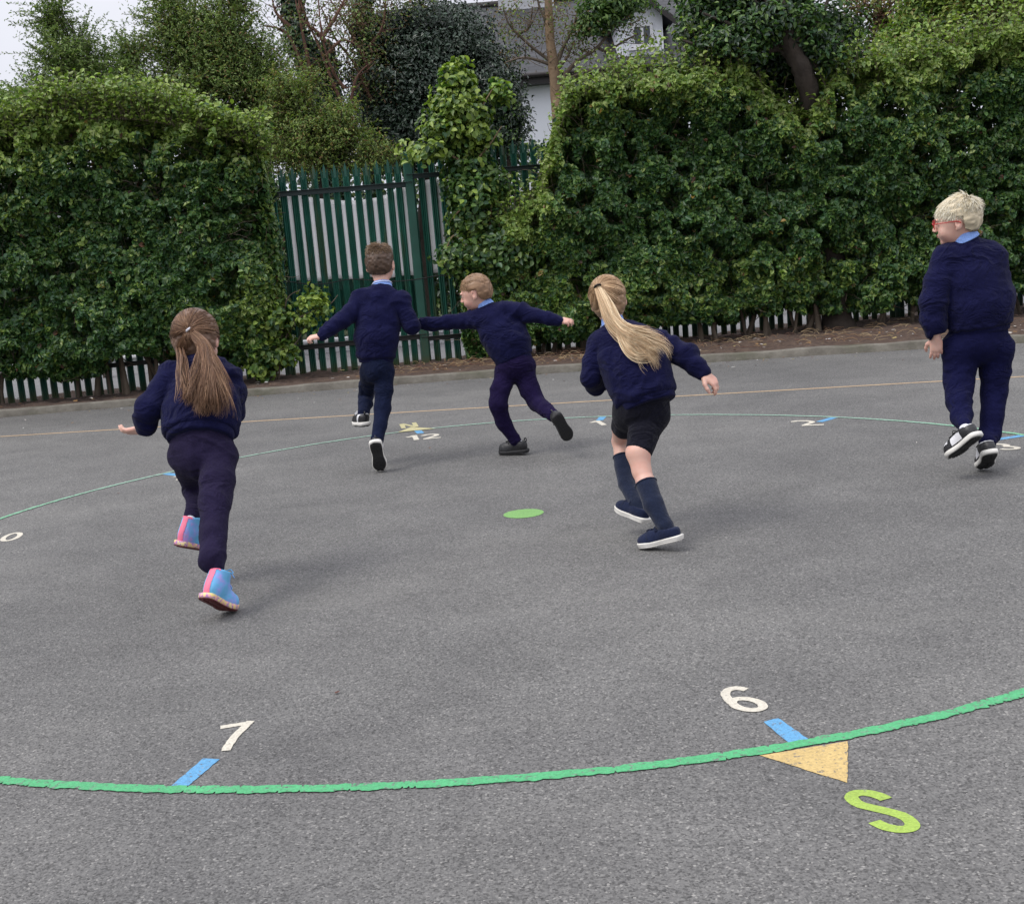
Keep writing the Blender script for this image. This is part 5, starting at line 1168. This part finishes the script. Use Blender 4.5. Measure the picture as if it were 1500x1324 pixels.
def short_hair(parent, O, W, R, s, test, n, length, tint, crown=(0, -.05, .095), lift=.35, messy=.3, r=.0012, name='hair_strands', comb=(0, 0, 0)):
    P0 = scalp_points(n, test, s); nrm = unit((P0-np.array([0, -.012, .022]))/np.array([.071, .086, .080])**2*.006)
    away = P0-np.array(crown); away = unit(away-nrm*(away*nrm).sum(1, keepdims=True))
    L = length(P0)*rng.uniform(.7, 1.25, n); K = 6; t = np.linspace(0, 1, K)
    clump = np.stack([noise(P0, 150, 3), noise(P0, 150, 4), noise(P0, 150, 5)], -1)*messy*.7+np.array(comb)
    if callable(lift): lift = lift(P0)[:, None]
    d0 = unit(nrm*lift+away+clump+rng.normal(0, .10, (n, 3)))
    P = np.zeros((n, K, 3)); P[:, 0] = P0-nrm*.003; d = d0.copy()
    for k in range(1, K):
        P[:, k] = P[:, k-1]+d*(L/(K-1))[:, None]; d = d+away*.12+np.array([0, 0, -.16])*1.0
        q = (P[:, k]-np.array([0, -.012, .022]))/(np.array([.071, .086, .080])+.006); qn = np.linalg.norm(q, axis=1, keepdims=True); push = np.clip(1-qn, 0, 1); d = unit(d+nrm*push*8)
    Wd = P.reshape(-1, 3)@(R*s)+W(0, 0, 0); Wd = Wd.reshape(P.shape)
    rad = np.broadcast_to(np.array([1, 1.1, 1.05, .9, .6, .15])*r, (n, K))
    return strands_obj(name, Wd-O, rad, MT['hair'], parent, 3, tint(P0))
def tied_hair(parent, O, W, R, s, tie, test, n, tint, r=.0013, loose=.3):
    """hair combed from the hairline over the scalp to the tie (local coords)"""
    P0 = scalp_points(n, test, s, .004); tie = np.array(tie); K = 12; t = np.linspace(0, 1, K)
    P = P0[:, None]*(1-t)[None, :, None]+tie[None, None]*t[None, :, None]
    c = np.array([0, -.014, .016]); e = np.array([.071, .086, .080])+.010
    q = (P-c)/e; qn = np.linalg.norm(q, axis=2, keepdims=True); lift = 1+.05*np.sin(np.pi*t)[None, :, None]+(rng.random((n, 1, 1))*.06+.04*noise(P0, 50, 8)[:, None, None])*loose*3*np.sin(np.pi*t*.8)[None, :, None]
    Ps = c+q/np.maximum(qn, 1e-6)*e*lift; bl = np.clip(((1-t)/.12), 0, 1)[None, :, None]; P = Ps*bl+P*(1-bl)
    P[:, :, :] += (noise(np.repeat(P0[:, None], K, 1)*1.0+t[None, :, None]*.02, 120, 9)[..., None])*.002
    Wd = (P.reshape(-1, 3)@(R*s)+W(0, 0, 0)).reshape(P.shape); rad = np.broadcast_to(np.linspace(1.1, .8, K)*r, (n, K))
    return strands_obj('combed_hair', Wd-O, rad, MT['hair'], parent, 3, tint(n))
def ponytail(parent, O, guides, widths, n, tint, r=.0016, seed=0, depth=.5, frizz=.008, name='ponytail'):
    """guides: world points along the tail's axis; widths: half widths (sideways) along it"""
    G = resample(np.array(guides), 16); w = resample(np.array(widths)[:, None]*np.ones((1, 2)), 16)[:, 0]; K = 16; t = np.linspace(0, 1, K)
    T = unit(np.gradient(G, axis=0)); S = unit(np.cross(T, -FWD)); Dp = np.cross(T, S)
    rr = np.random.default_rng(seed); a = rr.normal(0, .5, n).clip(-1.15, 1.15); b = rr.normal(0, .45, n).clip(-1.1, 1.1); end = rr.uniform(.66, 1.0, n)
    a2 = a+rr.normal(0, .22, n); lock = np.round(a*5)/5
    u = t[None]*end[:, None]*(K-1); i = np.minimum(u.astype(int), K-2); f = (u-i)[..., None]
    Gi = G[i]*(1-f)+G[i+1]*f; Si = S[i]*(1-f)+S[i+1]*f; Di = Dp[i]*(1-f)+Dp[i+1]*f; wi = w[i]*(1-f[..., 0])+w[i+1]*f[..., 0]
    aa = a[:, None]*(1-t)[None]+(a2*.6+lock*.4)[:, None]*t[None]
    P = Gi+Si*(wi*aa)[..., None]+Di*(wi*b[:, None]*depth)[..., None]
    ph = np.stack([lock*3.1, b*2, t[None].repeat(n, 0)[:, 0]], -1)
    wv = np.stack([noise(np.stack([lock[:, None]*3+0*t[None], b[:, None]*1.5+0*t[None], t[None]*3.2+0*lock[:, None]], -1), 1.0, seed+k) for k in range(3)], -1); P += wv*frizz*(t**1.2)[None, :, None]*2.2
    rad = np.broadcast_to(np.r_[np.ones(K-5), .9, .75, .55, .35, .12]*r, (n, K))
    return strands_obj(name, P-O, rad, MT['hair'], parent, 3, tint(n))
def ring(name, C, ax, ra, rb, tube, mat, parent, O, side=None, n=40):
    ax = unit(ax); s1 = unit(np.cross(ax, RIGHT if side is None else side)); s2 = np.cross(ax, s1); a = np.linspace(0, 2*np.pi, n+1)
    P = C+np.cos(a)[:, None]*s1*ra+np.sin(a)[:, None]*s2*rb; V, Fc = strand_arrays(P[None], np.full((1, n+1), tube), 6); return link(name, np_mesh(name, V-O, Fc), mat, parent, True)

def person(spec):
    R_ = Rig(spec['toe']); O = R_.toe.copy(); O[2] = 0; O[1] += spec.get('oy', .15)
    sc = spec.get('hs', 1.0); h = .0042
    T = torso_pts(R_, spec['torso']); arms = [limb_pts(R_, a) for a in spec['arms']]; legs = [limb_pts(R_, l) for l in spec['legs']]
    HC = R_(*spec['head'][:3]); f = np.array(spec['face']); u = np.array(spec['hup'])
    anks = []
    for i, sh in enumerate(spec['shoes']):
        hl, to = R_(*sh['heel']), R_(*sh['toe']); L = sh.get('L', .205); y = unit(to-hl); z = unit(np.array(sh['up'])-y*np.dot(sh['up'], y)); ah = {'hightop': .139, 'skate': .084, 'trainer': .081, 'school': .082, 'canvas': .065}[spec['shoe']]
        an = to-y*L*.74+z*(ah-.022); anks.append(an); pv = legs[i][-2][0]; d = unit(pv-an); legs[i][-1] = (an+d*spec.get('cuffgap', .030), legs[i][-1][1])
    allp = [p for c in arms+legs for p, _ in c]+anks+[HC]+[t[0] for t in T]
    lo, hi = fit_box(allp, .22)
    # ---- body: one continuous surface
    b = Field(lo, hi, h); add_torso(b, T, .03, .042, .040)
    top = T[-1][0]
    W, R = head(b, HC, f, u, sc, spec_pt(R_, spec['neck']), spec.get('nr', .043)/1.0)
    for i, a in enumerate(arms):
        add_chain(b, a, .015, .010, .80); b.cone(a[-1][0]-unit(a[-1][0]-a[-2][0])*.04, a[-1][0], .02*sc, .0165*sc, .01)
        b.cone(T[-2][0], a[0][0], .04, max(a[0][1]-.015, .02), .02)
    for i, l in enumerate(legs):
        pre = spec.get('bare', [0, 0])[i]
        for j, ((p, rp), (q, rq)) in enumerate(zip(l[:-1], l[1:])):
            k = spec.get('legscale', .78); b.cone(p, q, rp*k if not pre else rp*.93, rq*k if not pre else rq*.93, .012)
        b.cone(T[0][0], l[0][0], .06, l[0][1]*.72, .03)
    for i, an in enumerate(anks): b.cone(legs[i][-1][0], an, .017, .015, .01)
    for i, hd in enumerate(spec['hands']):
        if hd is None: continue
        hand(b, arms[i][-1][0], np.array(hd['d']), np.array(hd['pn']), hd['side'], hd['curl'], hd.get('s', .95), hd.get('thumb', .6))
    # slight skull-to-hand fineness
    body = sdf_obj('person', b, MT[spec.get('skin', 'skin')], None, O, rel_it=1); body.location = O
    tag(body, spec['label'], 'child', spec.get('group'))
    # ---- sweatshirt
    h2 = .0052; s_ = Field(lo, hi, h2); add_torso(s_, T, .04)
    for a in arms:
        add_chain(s_, a[:-1], .013); (p, rp), (q, rq) = a[-2], a[-1]; d = unit(q-p)
        s_.cone(p, q-d*.035, rp, rp*.45+rq*.62, .012); s_.cone(q-d*.045, q-d*.004, rq*.99, rq*.96, .010)
        s_.cone(T[-2][0], a[0][0], .055, a[0][1], .045)
        s_.cone(T[-3][0]*.5+T[-2][0]*.5, a[0][0], .05, a[0][1]*.9, .05)
    hb = T[0]; axd = unit(T[0][0]-T[1][0]); s_.plane(hb[0]+axd*spec.get('hemdrop', .018), axd*1.0+np.array([0, 0, 0.0]), .26, .012)
    nk = spec_pt(R_, spec['neck']); nd = unit(HC-nk); s_.plane(nk+nd*.012, nd, .09, .008)
    s_.cone(nk-nd*.01, nk+nd*.1, .046*sc, .06*sc, .004, 's')
    bones = [(T[i][0], T[i+1][0], .75) for i in range(len(T)-2)]+[(a[i][0], a[i+1][0], 1.15) for a in arms for i in range(len(a)-1)]
    sdf_obj('sweatshirt', s_, MT['sweat'], body, O, bones, spec.get('amp', .019), spec['seed'])
    # ribbed hem band
    hbnd = Field(lo, hi, .006); c0 = hb[0]+axd*(spec.get('hemdrop', .018)-.004); hbnd.etube(c0, c0+axd*.030, hb[1]*.93, hb[1]*.90, hb[2]*.93, hb[2]*.90, hb[3], .0)
    hbnd.plane(c0+axd*.034, axd, .26, .006); hbnd.plane(c0-axd*.004, -axd, .26, .004)
    rb = sdf_obj('hem_band', hbnd, MT['sweat'], body, O, None)
    # ---- trousers
    t_ = Field(lo, hi, h2); hip = [l[0] for l in legs]; pel = spec_pt(R_, spec['pelvis']); hw = spec['hipw']/R_.ppm(spec['pelvis'][2]); pd = spec['hipd']
    t_.etube(pel, T[0][0], hw, min(T[0][1]*.86, hw), pd, min(pd*.92, T[0][2]*.86), T[0][3], .02)
    t_.plane(T[0][0]-axd*.015, -axd, None, .004)
    for l, cut in zip(legs, spec.get('cut', [None, None])):
        add_chain(t_, l if cut is None else l[:cut], .015); t_.cone(pel, l[0][0], pd*.9, l[0][1], .035)
        if cut is None: (p, rp), (q, rq) = l[-2], l[-1]; d = unit(q-p); t_.plane(q+d*.012, d, .12, .006); t_.cone(q-d*.03, q+d*.01, rq*.92, rq*.92, .01)
        else: (p, rp), (q, rq) = l[cut-2], l[cut-1]; d = unit(q-p); t_.plane(q, d, .16, .006)
    bones = [(l[i][0], l[i+1][0], 1.0) for l in legs for i in range(len(l)-1)]
    tr = sdf_obj('shorts' if 'cut' in spec else 'joggers', t_, MT[spec['trou']], body, O, bones, spec.get('tamp', .011), spec['seed']+40)
    # ---- collar
    cf = Field(nk-.12, nk+.12, .003); cr = spec.get('cr', .054)*sc; cf.cone(nk-nd*.02, nk+nd*.022, cr*1.10, cr*.94, 0); cf.cone(nk-nd*.06, nk+nd*.06, cr*1.03, cr*.90-.006, 0, 's'); cf.plane(nk+nd*.030, nd, None, .003); cf.plane(nk-nd*.016, -nd, None, .003)
    cl = sdf_obj('collar', cf, MT['collar'], body, O, rel_it=1)
    if spec.get('stripe'): ring('stripe', nk+nd*.018, nd, cr*1.035, cr*1.035, .0022, MT['collar_w'], cl, O)
    # ---- socks and shoes
    for i, sh in enumerate(spec['shoes']):
        hl, to = R_(*sh['heel']), R_(*sh['toe']); zmin = min(hl[2], to[2])
        root, ank = shoe(body, O, hl, to, np.array(sh['up']), sh.get('L', .205), spec['shoe'], sh.get('m', 1), sh.get('bend', 0)); root['label'] = sh['label'] if 'label' in sh else ''
        if not root['label']: del root['label']
        lg = legs[i]; an = ank; p = lg[-1][0]
        sk = Field(np.minimum(an, p)-.30, np.maximum(an, p)+.30, .0045)
        if 'sockfrom' in spec:
            j = spec['sockfrom'][i]; ch = lg[j:]; 
            for (a, ra), (c_, rc) in zip(ch[:-1], ch[1:]): sk.cone(a, c_, ra*1.02+.003, rc*1.02+.003, .01)
            sk.cone(ch[-1][0], an, ch[-1][1]+.001, .023, .02); d = unit(ch[1][0]-ch[0][0]); sk.plane(ch[0][0], -d, .12, .003)
            so = sdf_obj('sock', sk, MT['sock'], body, O, [(ch[q_][0], ch[q_+1][0], 1) for q_ in range(len(ch)-1)], .0022, 5)
            ring('sock_welt', ch[0][0]+d*.002, d, ch[0][1]*1.04+.002, ch[0][1]*1.04+.002, .004, MT['sock'], so, O)
        else:
            d = unit(an-p); sk.cone(p-d*.02, an, spec.get('sockr', .026)*.92, .022, .01); so = sdf_obj('sock', sk, MT[spec.get('sock', 'white_sock')], body, O)
    return body, O, W, R, R_, sc
def spec_pt(R_, p): return R_(*p[:3])

KIDS = {}
# 1 --- girl with brown ponytail, nearest on the left
S = dict(toe=(340, 897), seed=1, label='child with long brown ponytail sprinting away in tie-dye high-top shoes', group='children running across the playground',
    torso=[(294, 630, .36, 54, .11, 0), (296, 602, .42, 54, .11, 0), (294, 570, .49, 46, .095, 0), (292, 547, .53, 38, .07, 0), (290, 532, .56, 22, .05, 0)],
    head=(288, 498, .62), face=(.05, 1, -.18), hup=(-.02, .22, 1), hs=1.12, neck=(290, 527, .57), nr=.043,
    arms=[[(256, 552, .51, 16), (236, 574, .46, 18), (220, 598, .40, 18), (212, 616, .43, 14.5), (208, 629, .46, 10.5)], [(327, 550, .51, 16), (339, 580, .52, 16), (341, 604, .55, 15), (330, 590, .72, 12), (318, 575, .80, 10)]],
    hands=[dict(d=(-.90, .25, -.10), pn=(.1, .35, .9), side=1, curl=[.30, .35, .5, .55], thumb=.3, s=1.0), dict(d=(-.4, .6, .6), pn=(-.7, .2, -.4), side=-1, curl=.9)],
    pelvis=(295, 668, .34), hipw=45, hipd=.092,
    legs=[[(269, 668, .36, 21), (277, 690, .55, 19), (283, 718, .62, 14), (286, 742, .52, 12), (285, 760, .46, 12)], [(321, 668, .33, 24), (318, 705, .24, 25), (315, 738, .17, 22), (313, 785, .06, 18.5), (312, 820, -.02, 17), (312, 838, -.05, 13.5)]],
    trou='trou_dark', shoe='hightop', sock='white_sock', sockr=.026, tamp=.010,
    shoes=[dict(heel=(268, 801, .40), toe=(299, 806, .53), up=(.1, -.15, 1), L=.185, m=-1), dict(heel=(304, 877, -.12), toe=(341, 897, .01), up=(.15, .35, 1), L=.20, bend=.1)])
body, O, W, R, R_, s = person(S)
BR_ = (.150, .080, .046); BH = (.28, .165, .095)
tst = lambda p: (p[1] < .052 or p[2] > .045) and p[2] > -.055-(.02 if p[1] < -.02 else 0)+max(0, p[1])*1.2 and not (abs(p[0]) > .062 and -.035 < p[1] < .02 and p[2] < .015)
tie = np.array([.006, -.106, .022])
hp = scalp_cap('hair', W, R, s, body, O, (.135, .080, .052), tst, .012, 1)
tied_hair(hp, O, W, R, s, tie, tst, 2600, lambda n: hair_tint(n, BR_, .3, BH, .3), .0010, .35)
tw = W(*tie); PY = [tw, R_(297, 505, .46), R_(301, 530, .39), R_(303, 560, .32), R_(302, 588, .265), R_(299, 604, .245)]
ponytail(hp, O, PY, [.012, .020, .032, .056, .076, .086], 1500, lambda n: hair_tint(n, BR_, .35, BH, .35), .0011, 1, .32, .016)
ponytail(hp, O, [W(-.06, -.04, .0), R_(265, 520, .47), R_(267, 548, .37), R_(268, 575, .30), R_(262, 590, .26)], [.014, .018, .02, .018, .012], 70, lambda n: hair_tint(n, BR_, .3, BH, .3), .0014, 4, .4, .014, 'loose_locks')
ring('hair_tie', tw, R_(297, 505, .50)-tw, .014, .014, .005, MT['white_sock'], hp, O)

# 2 --- boy with brown hair
S = dict(toe=(557, 692), seed=2, label='child with short brown hair running on one leg, arms out, in front of the gate', group='children running across the playground',
    torso=[(551, 520, .22, 28, .10, 0), (551, 495, .23, 29, .105, -1), (552, 465, .26, 29, .095, -2), (556, 440, .28, 28, .075, -3), (559, 426, .29, 16, .055, -4)],
    head=(557, 388, .35), face=(.12, 1, -.05), hup=(.02, .06, 1), hs=1.09, neck=(560, 420, .31), nr=.040,
    arms=[[(530, 441, .28, 12), (516, 458, .24, 12.5), (500, 470, .19, 11.5), (485, 482, .14, 9.5), (470, 493, .10, 6.8)], [(585, 446, .28, 12.5), (596, 462, .25, 12), (604, 478, .23, 11.5), (604, 473, .36, 9), (602, 468, .44, 7)]],
    hands=[dict(d=(-.95, -.15, -.02), pn=(.1, .3, -.9), side=-1, curl=[1.0, 1.1, 1.1, 1.1], thumb=.9, s=.95), dict(d=(-.3, 1, .1), pn=(0, 0, -1), side=1, curl=1.0)],
    pelvis=(553, 540, .21), hipw=22, hipd=.09,
    legs=[[(542, 545, .23, 13), (538, 565, .36, 12), (536, 580, .42, 10.5), (535, 592, .34, 9), (534, 603, .26, 8.5)], [(562, 545, .21, 14), (562, 572, .17, 13), (560, 598, .14, 12), (557, 622, .08, 10), (555, 645, .02, 8.6)]],
    trou='trou_blue', shoe='trainer', sock='sock', sockr=.027, stripe=True, tamp=.007,
    shoes=[dict(heel=(535, 624, .20), toe=(523, 623, .36), up=(.0, .0, 1), L=.20, m=-1), dict(heel=(552, 660, -.05), toe=(558, 691.5, .0), up=(-.05, 1, .12), L=.215)])
body, O, W, R, R_, s = person(S)
HL = lambda y: hairline(y, -.058, .030)
tst = lambda p: p[2] > HL(p[1]) and not (abs(p[0]) > .060 and -.035 < p[1] < .015 and p[2] < .022) and not (p[1] > .06 and p[2] < .06)
hb_ = (.075, .046, .030)
hp = scalp_cap('hair', W, R, s, body, O, hb_, tst, .006, 2, HL)
short_hair(hp, O, W, R, s, tst, 6500, lambda P: .008+.030*np.clip((P[:, 2]-.05)/.05, 0, 1), lambda P: np.where((P[:, 2] > .055)[:, None], hair_tint(len(P), (.17, .11, .065), .3, (.27, .18, .105), .35), hair_tint(len(P), hb_, .3)), (.012, -.035, .10), lambda P: .25+1.0*np.clip((P[:, 2]-.06)/.04, 0, 1), .6, .0009)

# 3 --- boy leaning left with arms stretched
S = dict(toe=(732, 671), seed=3, label='child with short fair hair leaning left and reaching for the arm of the next child', group='children running across the playground', skin='skin',
    torso=[(752, 522, .10, 28, .105, 20), (745, 505, .11, 30, .11, 20), (734, 484, .13, 31, .10, 18), (724, 467, .15, 29, .08, 16), (712, 455, .16, 15, .055, 22)],
    head=(697, 429, .17), face=(-.93, .30, -.25), hup=(-.25, .0, 1), hs=1.03, neck=(710, 448, .17), nr=.038,
    arms=[[(700, 466, .17, 12), (678, 470, .18, 11), (655, 473, .20, 9.8), (635, 474, .21, 8.6), (617, 474, .21, 6.6)], [(746, 458, .13, 12.5), (768, 460, .10, 11.5), (786, 462, .08, 10.5), (803, 466, .06, 8.5), (819, 469.5, .05, 6.2)]],
    hands=[dict(d=(-.95, .1, .05), pn=(-.1, .8, -.5), side=-1, curl=[.8, .9, .9, .9], s=.9), dict(d=(.9, -.1, -.15), pn=(.0, .6, -.8), side=1, curl=[.35, .5, .7, .9], s=.85, thumb=.5)],
    pelvis=(755, 535, .10), hipw=28, hipd=.105,
    legs=[[(742, 545, .10, 15.5), (734, 570, .05, 14), (730, 592, .02, 12.2), (738, 620, .05, 10.5), (746, 645, .10, 8)], [(766, 545, .10, 16), (776, 570, .06, 14.5), (786, 590, .03, 12.5), (800, 601, -.10, 10.5), (812, 610, -.20, 8.5)]],
    trou='trou_plum', shoe='school', sock='white_sock', sockr=.030, cr=.055, cuffgap=.05,
    shoes=[dict(heel=(764, 668, .06), toe=(733, 671, .13), up=(0, 0, 1), L=.20, m=-1), dict(heel=(818, 613, -.28), toe=(836, 645, -.22), up=(-.30, .9, .25), L=.20)])
body, O, W, R, R_, s = person(S)
face_parts(W, R, body, O, s)
HL = lambda y: hairline(y, -.056, .034)
tst = lambda p: p[2] > HL(p[1]) and not (abs(p[0]) > .058 and -.035 < p[1] < .012 and p[2] < .024) and not (p[1] > .055 and p[2] < .062)
hf = (.30, .185, .105)
hp = scalp_cap('hair', W, R, s, body, O, (.24, .145, .085), tst, .006, 3, HL)
short_hair(hp, O, W, R, s, tst, 6500, lambda P: .008+.020*np.clip((P[:, 2]-.03)/.07, 0, 1)+.012*np.clip((P[:, 1]-.02)/.06, 0, 1), lambda P: hair_tint(len(P), hf, .22, (.46, .32, .19), .3), (0, -.05, .095), .32, .45, .0009)

# 4 --- girl with blonde ponytail
S = dict(toe=(937, 806), seed=4, label='child with long blonde ponytail running in dark shorts and knee socks', group='children running across the playground',
    torso=[(943, 574, .24, 47, .125, 18), (933, 547, .27, 46, .118, 14), (920, 520, .32, 43, .10, 6), (914, 500, .35, 37, .075, 4), (903, 484, .38, 20, .05, 4)],
    head=(891, 440, .42), face=(.10, 1, -.12), hup=(-.10, .15, 1), hs=.96, neck=(898, 474, .40), nr=.040,
    arms=[[(880, 505, .36, 15), (869, 530, .34, 15.5), (865, 554, .32, 14.5), (872, 562, .42, 14), (880, 556, .56, 11)], [(956, 503, .34, 15.5), (981, 511, .31, 15), (1004, 522, .28, 15.5), (1018, 536, .25, 13), (1030, 547, .23, 9.2)]],
    hands=[dict(d=(.1, .9, .2), pn=(.5, .2, -.6), side=1, curl=1.0), dict(d=(.66, -.15, -.62), pn=(-.55, .55, -.60), side=-1, curl=[.55, .9, 1.1, 1.2], thumb=.2, s=1.02)],
    pelvis=(938, 592, .25), hipw=39, hipd=.108,
    legs=[[(922, 606, .27, 22), (914, 626, .40, 19), (908, 646, .47, 12.5), (911, 668, .44, 11.8), (914, 684, .41, 12), (918, 708, .35, 11.5), (920, 730, .31, 9.6)], [(953, 606, .24, 26), (942, 640, .18, 21.5), (935, 663, .14, 19.5), (940, 690, .11, 15.2), (946, 707, .08, 14.6), (957, 738, .02, 14), (971, 767, -.04, 10.6)]],
    bare=[1, 1], cut=[2, 3], sockfrom=[3, 4], trou='shorts', shoe='canvas', hemdrop=.036, tamp=.006, cr=.052,
    shoes=[dict(heel=(935, 761, .22), toe=(903, 748, .33), up=(-.02, .25, 1), L=.195, m=-1), dict(heel=(989, 794, -.06), toe=(938, 806, .03), up=(.0, .05, 1), L=.205)])
S['shortcut'] = True
body, O, W, R, R_, s = person(S)
BL = (.60, .42, .25); BL2 = (.82, .66, .44); BD = (.27, .17, .10)
tst = lambda p: (p[1] < .052 or p[2] > .045) and p[2] > -.050-(.02 if p[1] < -.02 else 0)+max(0, p[1])*1.2 and not (abs(p[0]) > .060 and -.035 < p[1] < .02 and p[2] < .015)
tie = np.array([-.034, -.098, .058])
hp = scalp_cap('hair', W, R, s, body, O, (.30, .19, .11), tst, .009, 4)
tied_hair(hp, O, W, R, s, tie, tst, 2600, lambda n: hair_tint(n, (.36, .23, .13), .25, BL, .35), .0010, .25)
tw = W(*tie); PY = [tw, R_(888, 448, .27), R_(899, 474, .23), R_(918, 492, .185), R_(940, 503, .165), R_(958, 515, .15), R_(969, 529, .145)]
ponytail(hp, O, PY, [.014, .024, .028, .034, .046, .052, .050], 1000, lambda n: hair_tint(n, BL, .28, BL2, .45), .0011, 7, .40, .016)
ponytail(hp, O, [R_(905, 474, .23), R_(914, 503, .17), R_(930, 521, .14), R_(950, 521, .14), R_(966, 506, .16)], [.01, .016, .02, .02, .016], 110, lambda n: hair_tint(n, BL, .2, BL2, .5), .0013, 9, .4, .008, 'loose_locks')
ring('hair_tie', tw, R_(888, 448, .26)-tw, .014, .014, .005, MT['hair'], hp, O)

# 5 --- tall boy at the right with platinum hair and red glasses
S = dict(toe=(1443, 690), seed=5, label='child with white blond hair and red glasses jogging away at the right edge', group='children running across the playground', skin='skin',
    torso=[(1434, 472, .10, 48, .125, 6), (1432, 445, .10, 49, .13, 4), (1424, 408, .11, 46, .115, 4), (1418, 378, .12, 38, .085, 5), (1413, 357, .12, 20, .055, 8)],
    head=(1402, 324, .12), face=(-.90, .42, -.22), hup=(-.12, .0, 1), hs=1.10, neck=(1412, 348, .12), nr=.044,
    arms=[[(1388, 383, .11, 18), (1375, 412, .09, 20), (1368, 442, .07, 19), (1368, 470, .07, 16), (1371, 494, .07, 10.5)], [(1450, 380, .12, 18), (1460, 410, .11, 18), (1466, 440, .11, 17), (1462, 456, .24, 14), (1452, 452, .36, 11)]],
    hands=[dict(d=(.02, .05, -1), pn=(.2, .9, .0), side=-1, curl=[.3, .35, .4, .45], s=1.0, thumb=.4), dict(d=(-.4, .9, .1), pn=(-.5, -.2, -.6), side=-1, curl=.9)],
    pelvis=(1432, 500, .10), hipw=42, hipd=.11,
    legs=[[(1408, 510, .10, 24), (1407, 536, .10, 22), (1404, 560, .09, 20.5), (1406, 590, .0, 17.5), (1408, 610, -.07, 15), (1409, 622, -.10, 10.5)], [(1457, 510, .10, 25), (1458, 545, .10, 21), (1456, 575, .10, 18.5), (1453, 612, .06, 16), (1450, 636, .03, 14.5), (1449, 648, .02, 11.5)]],
    trou='trou_navy', shoe='skate', sock='white_sock', sockr=.034, cr=.060, cuffgap=.055, amp=.022, tamp=.011,
    shoes=[dict(heel=(1421, 650, -.22), toe=(1392, 674, -.12), up=(-.25, .55, .8), L=.22, m=-1), dict(heel=(1449, 673, -.10), toe=(1441, 690, .03), up=(-.05, .45, .9), L=.22)])
body, O, W, R, R_, s = person(S)
face_parts(W, R, body, O, s)
HL = lambda y: hairline(y, -.054, .024)-(.012 if y > .04 else 0)
tst = lambda p: p[2] > HL(p[1]) and not (abs(p[0]) > .060 and -.035 < p[1] < .012 and p[2] < .022) and not (p[1] > .07 and p[2] < .045)
hp = scalp_cap('hair', W, R, s, body, O, (.54, .46, .32), tst, .008, 5, np.vectorize(HL))
short_hair(hp, O, W, R, s, tst, 6500, lambda P: .010+.030*np.clip((P[:, 2]-.0)/.07, 0, 1), lambda P: np.where((P[:, 2] < -.005)[:, None], hair_tint(len(P), (.42, .31, .19), .2), hair_tint(len(P), (.74, .67, .50), .16, (.86, .82, .70), .4)), (.01, -.060, .092), lambda P: .14+.9*np.clip((-P[:, 1]-.02)/.05, 0, 1)*np.clip((P[:, 2]-.05)/.03, 0, 1), .38, .0012)
# glasses
root = empty('glasses', (0, 0, 0), body); r_, f_, u_ = R
for sx in (-1, 1):
    ring('rim', W(sx*.031, .096, .002), f_, .016*s, .020*s, .0016, MT['glasses_red'], root, O, u_)
    P = np.array([W(sx*.052, .099, .006), W(sx*.074, .070, .006), W(sx*.080, .0, .004), W(sx*.078, -.022, -.006)]); V, Fc = tube_arrays(P, [.0022]*4, 14, 5); link('temple', np_mesh('temple', V-O, Fc), MT['glasses_red'], root, True)
P = np.array([W(-.012, .101, .006), W(0, .104, .009), W(.012, .101, .006)]); V, Fc = tube_arrays(P, [.002]*3, 8, 5); link('bridge', np_mesh('bridge', V-O, Fc), MT['glasses_red'], root, True)
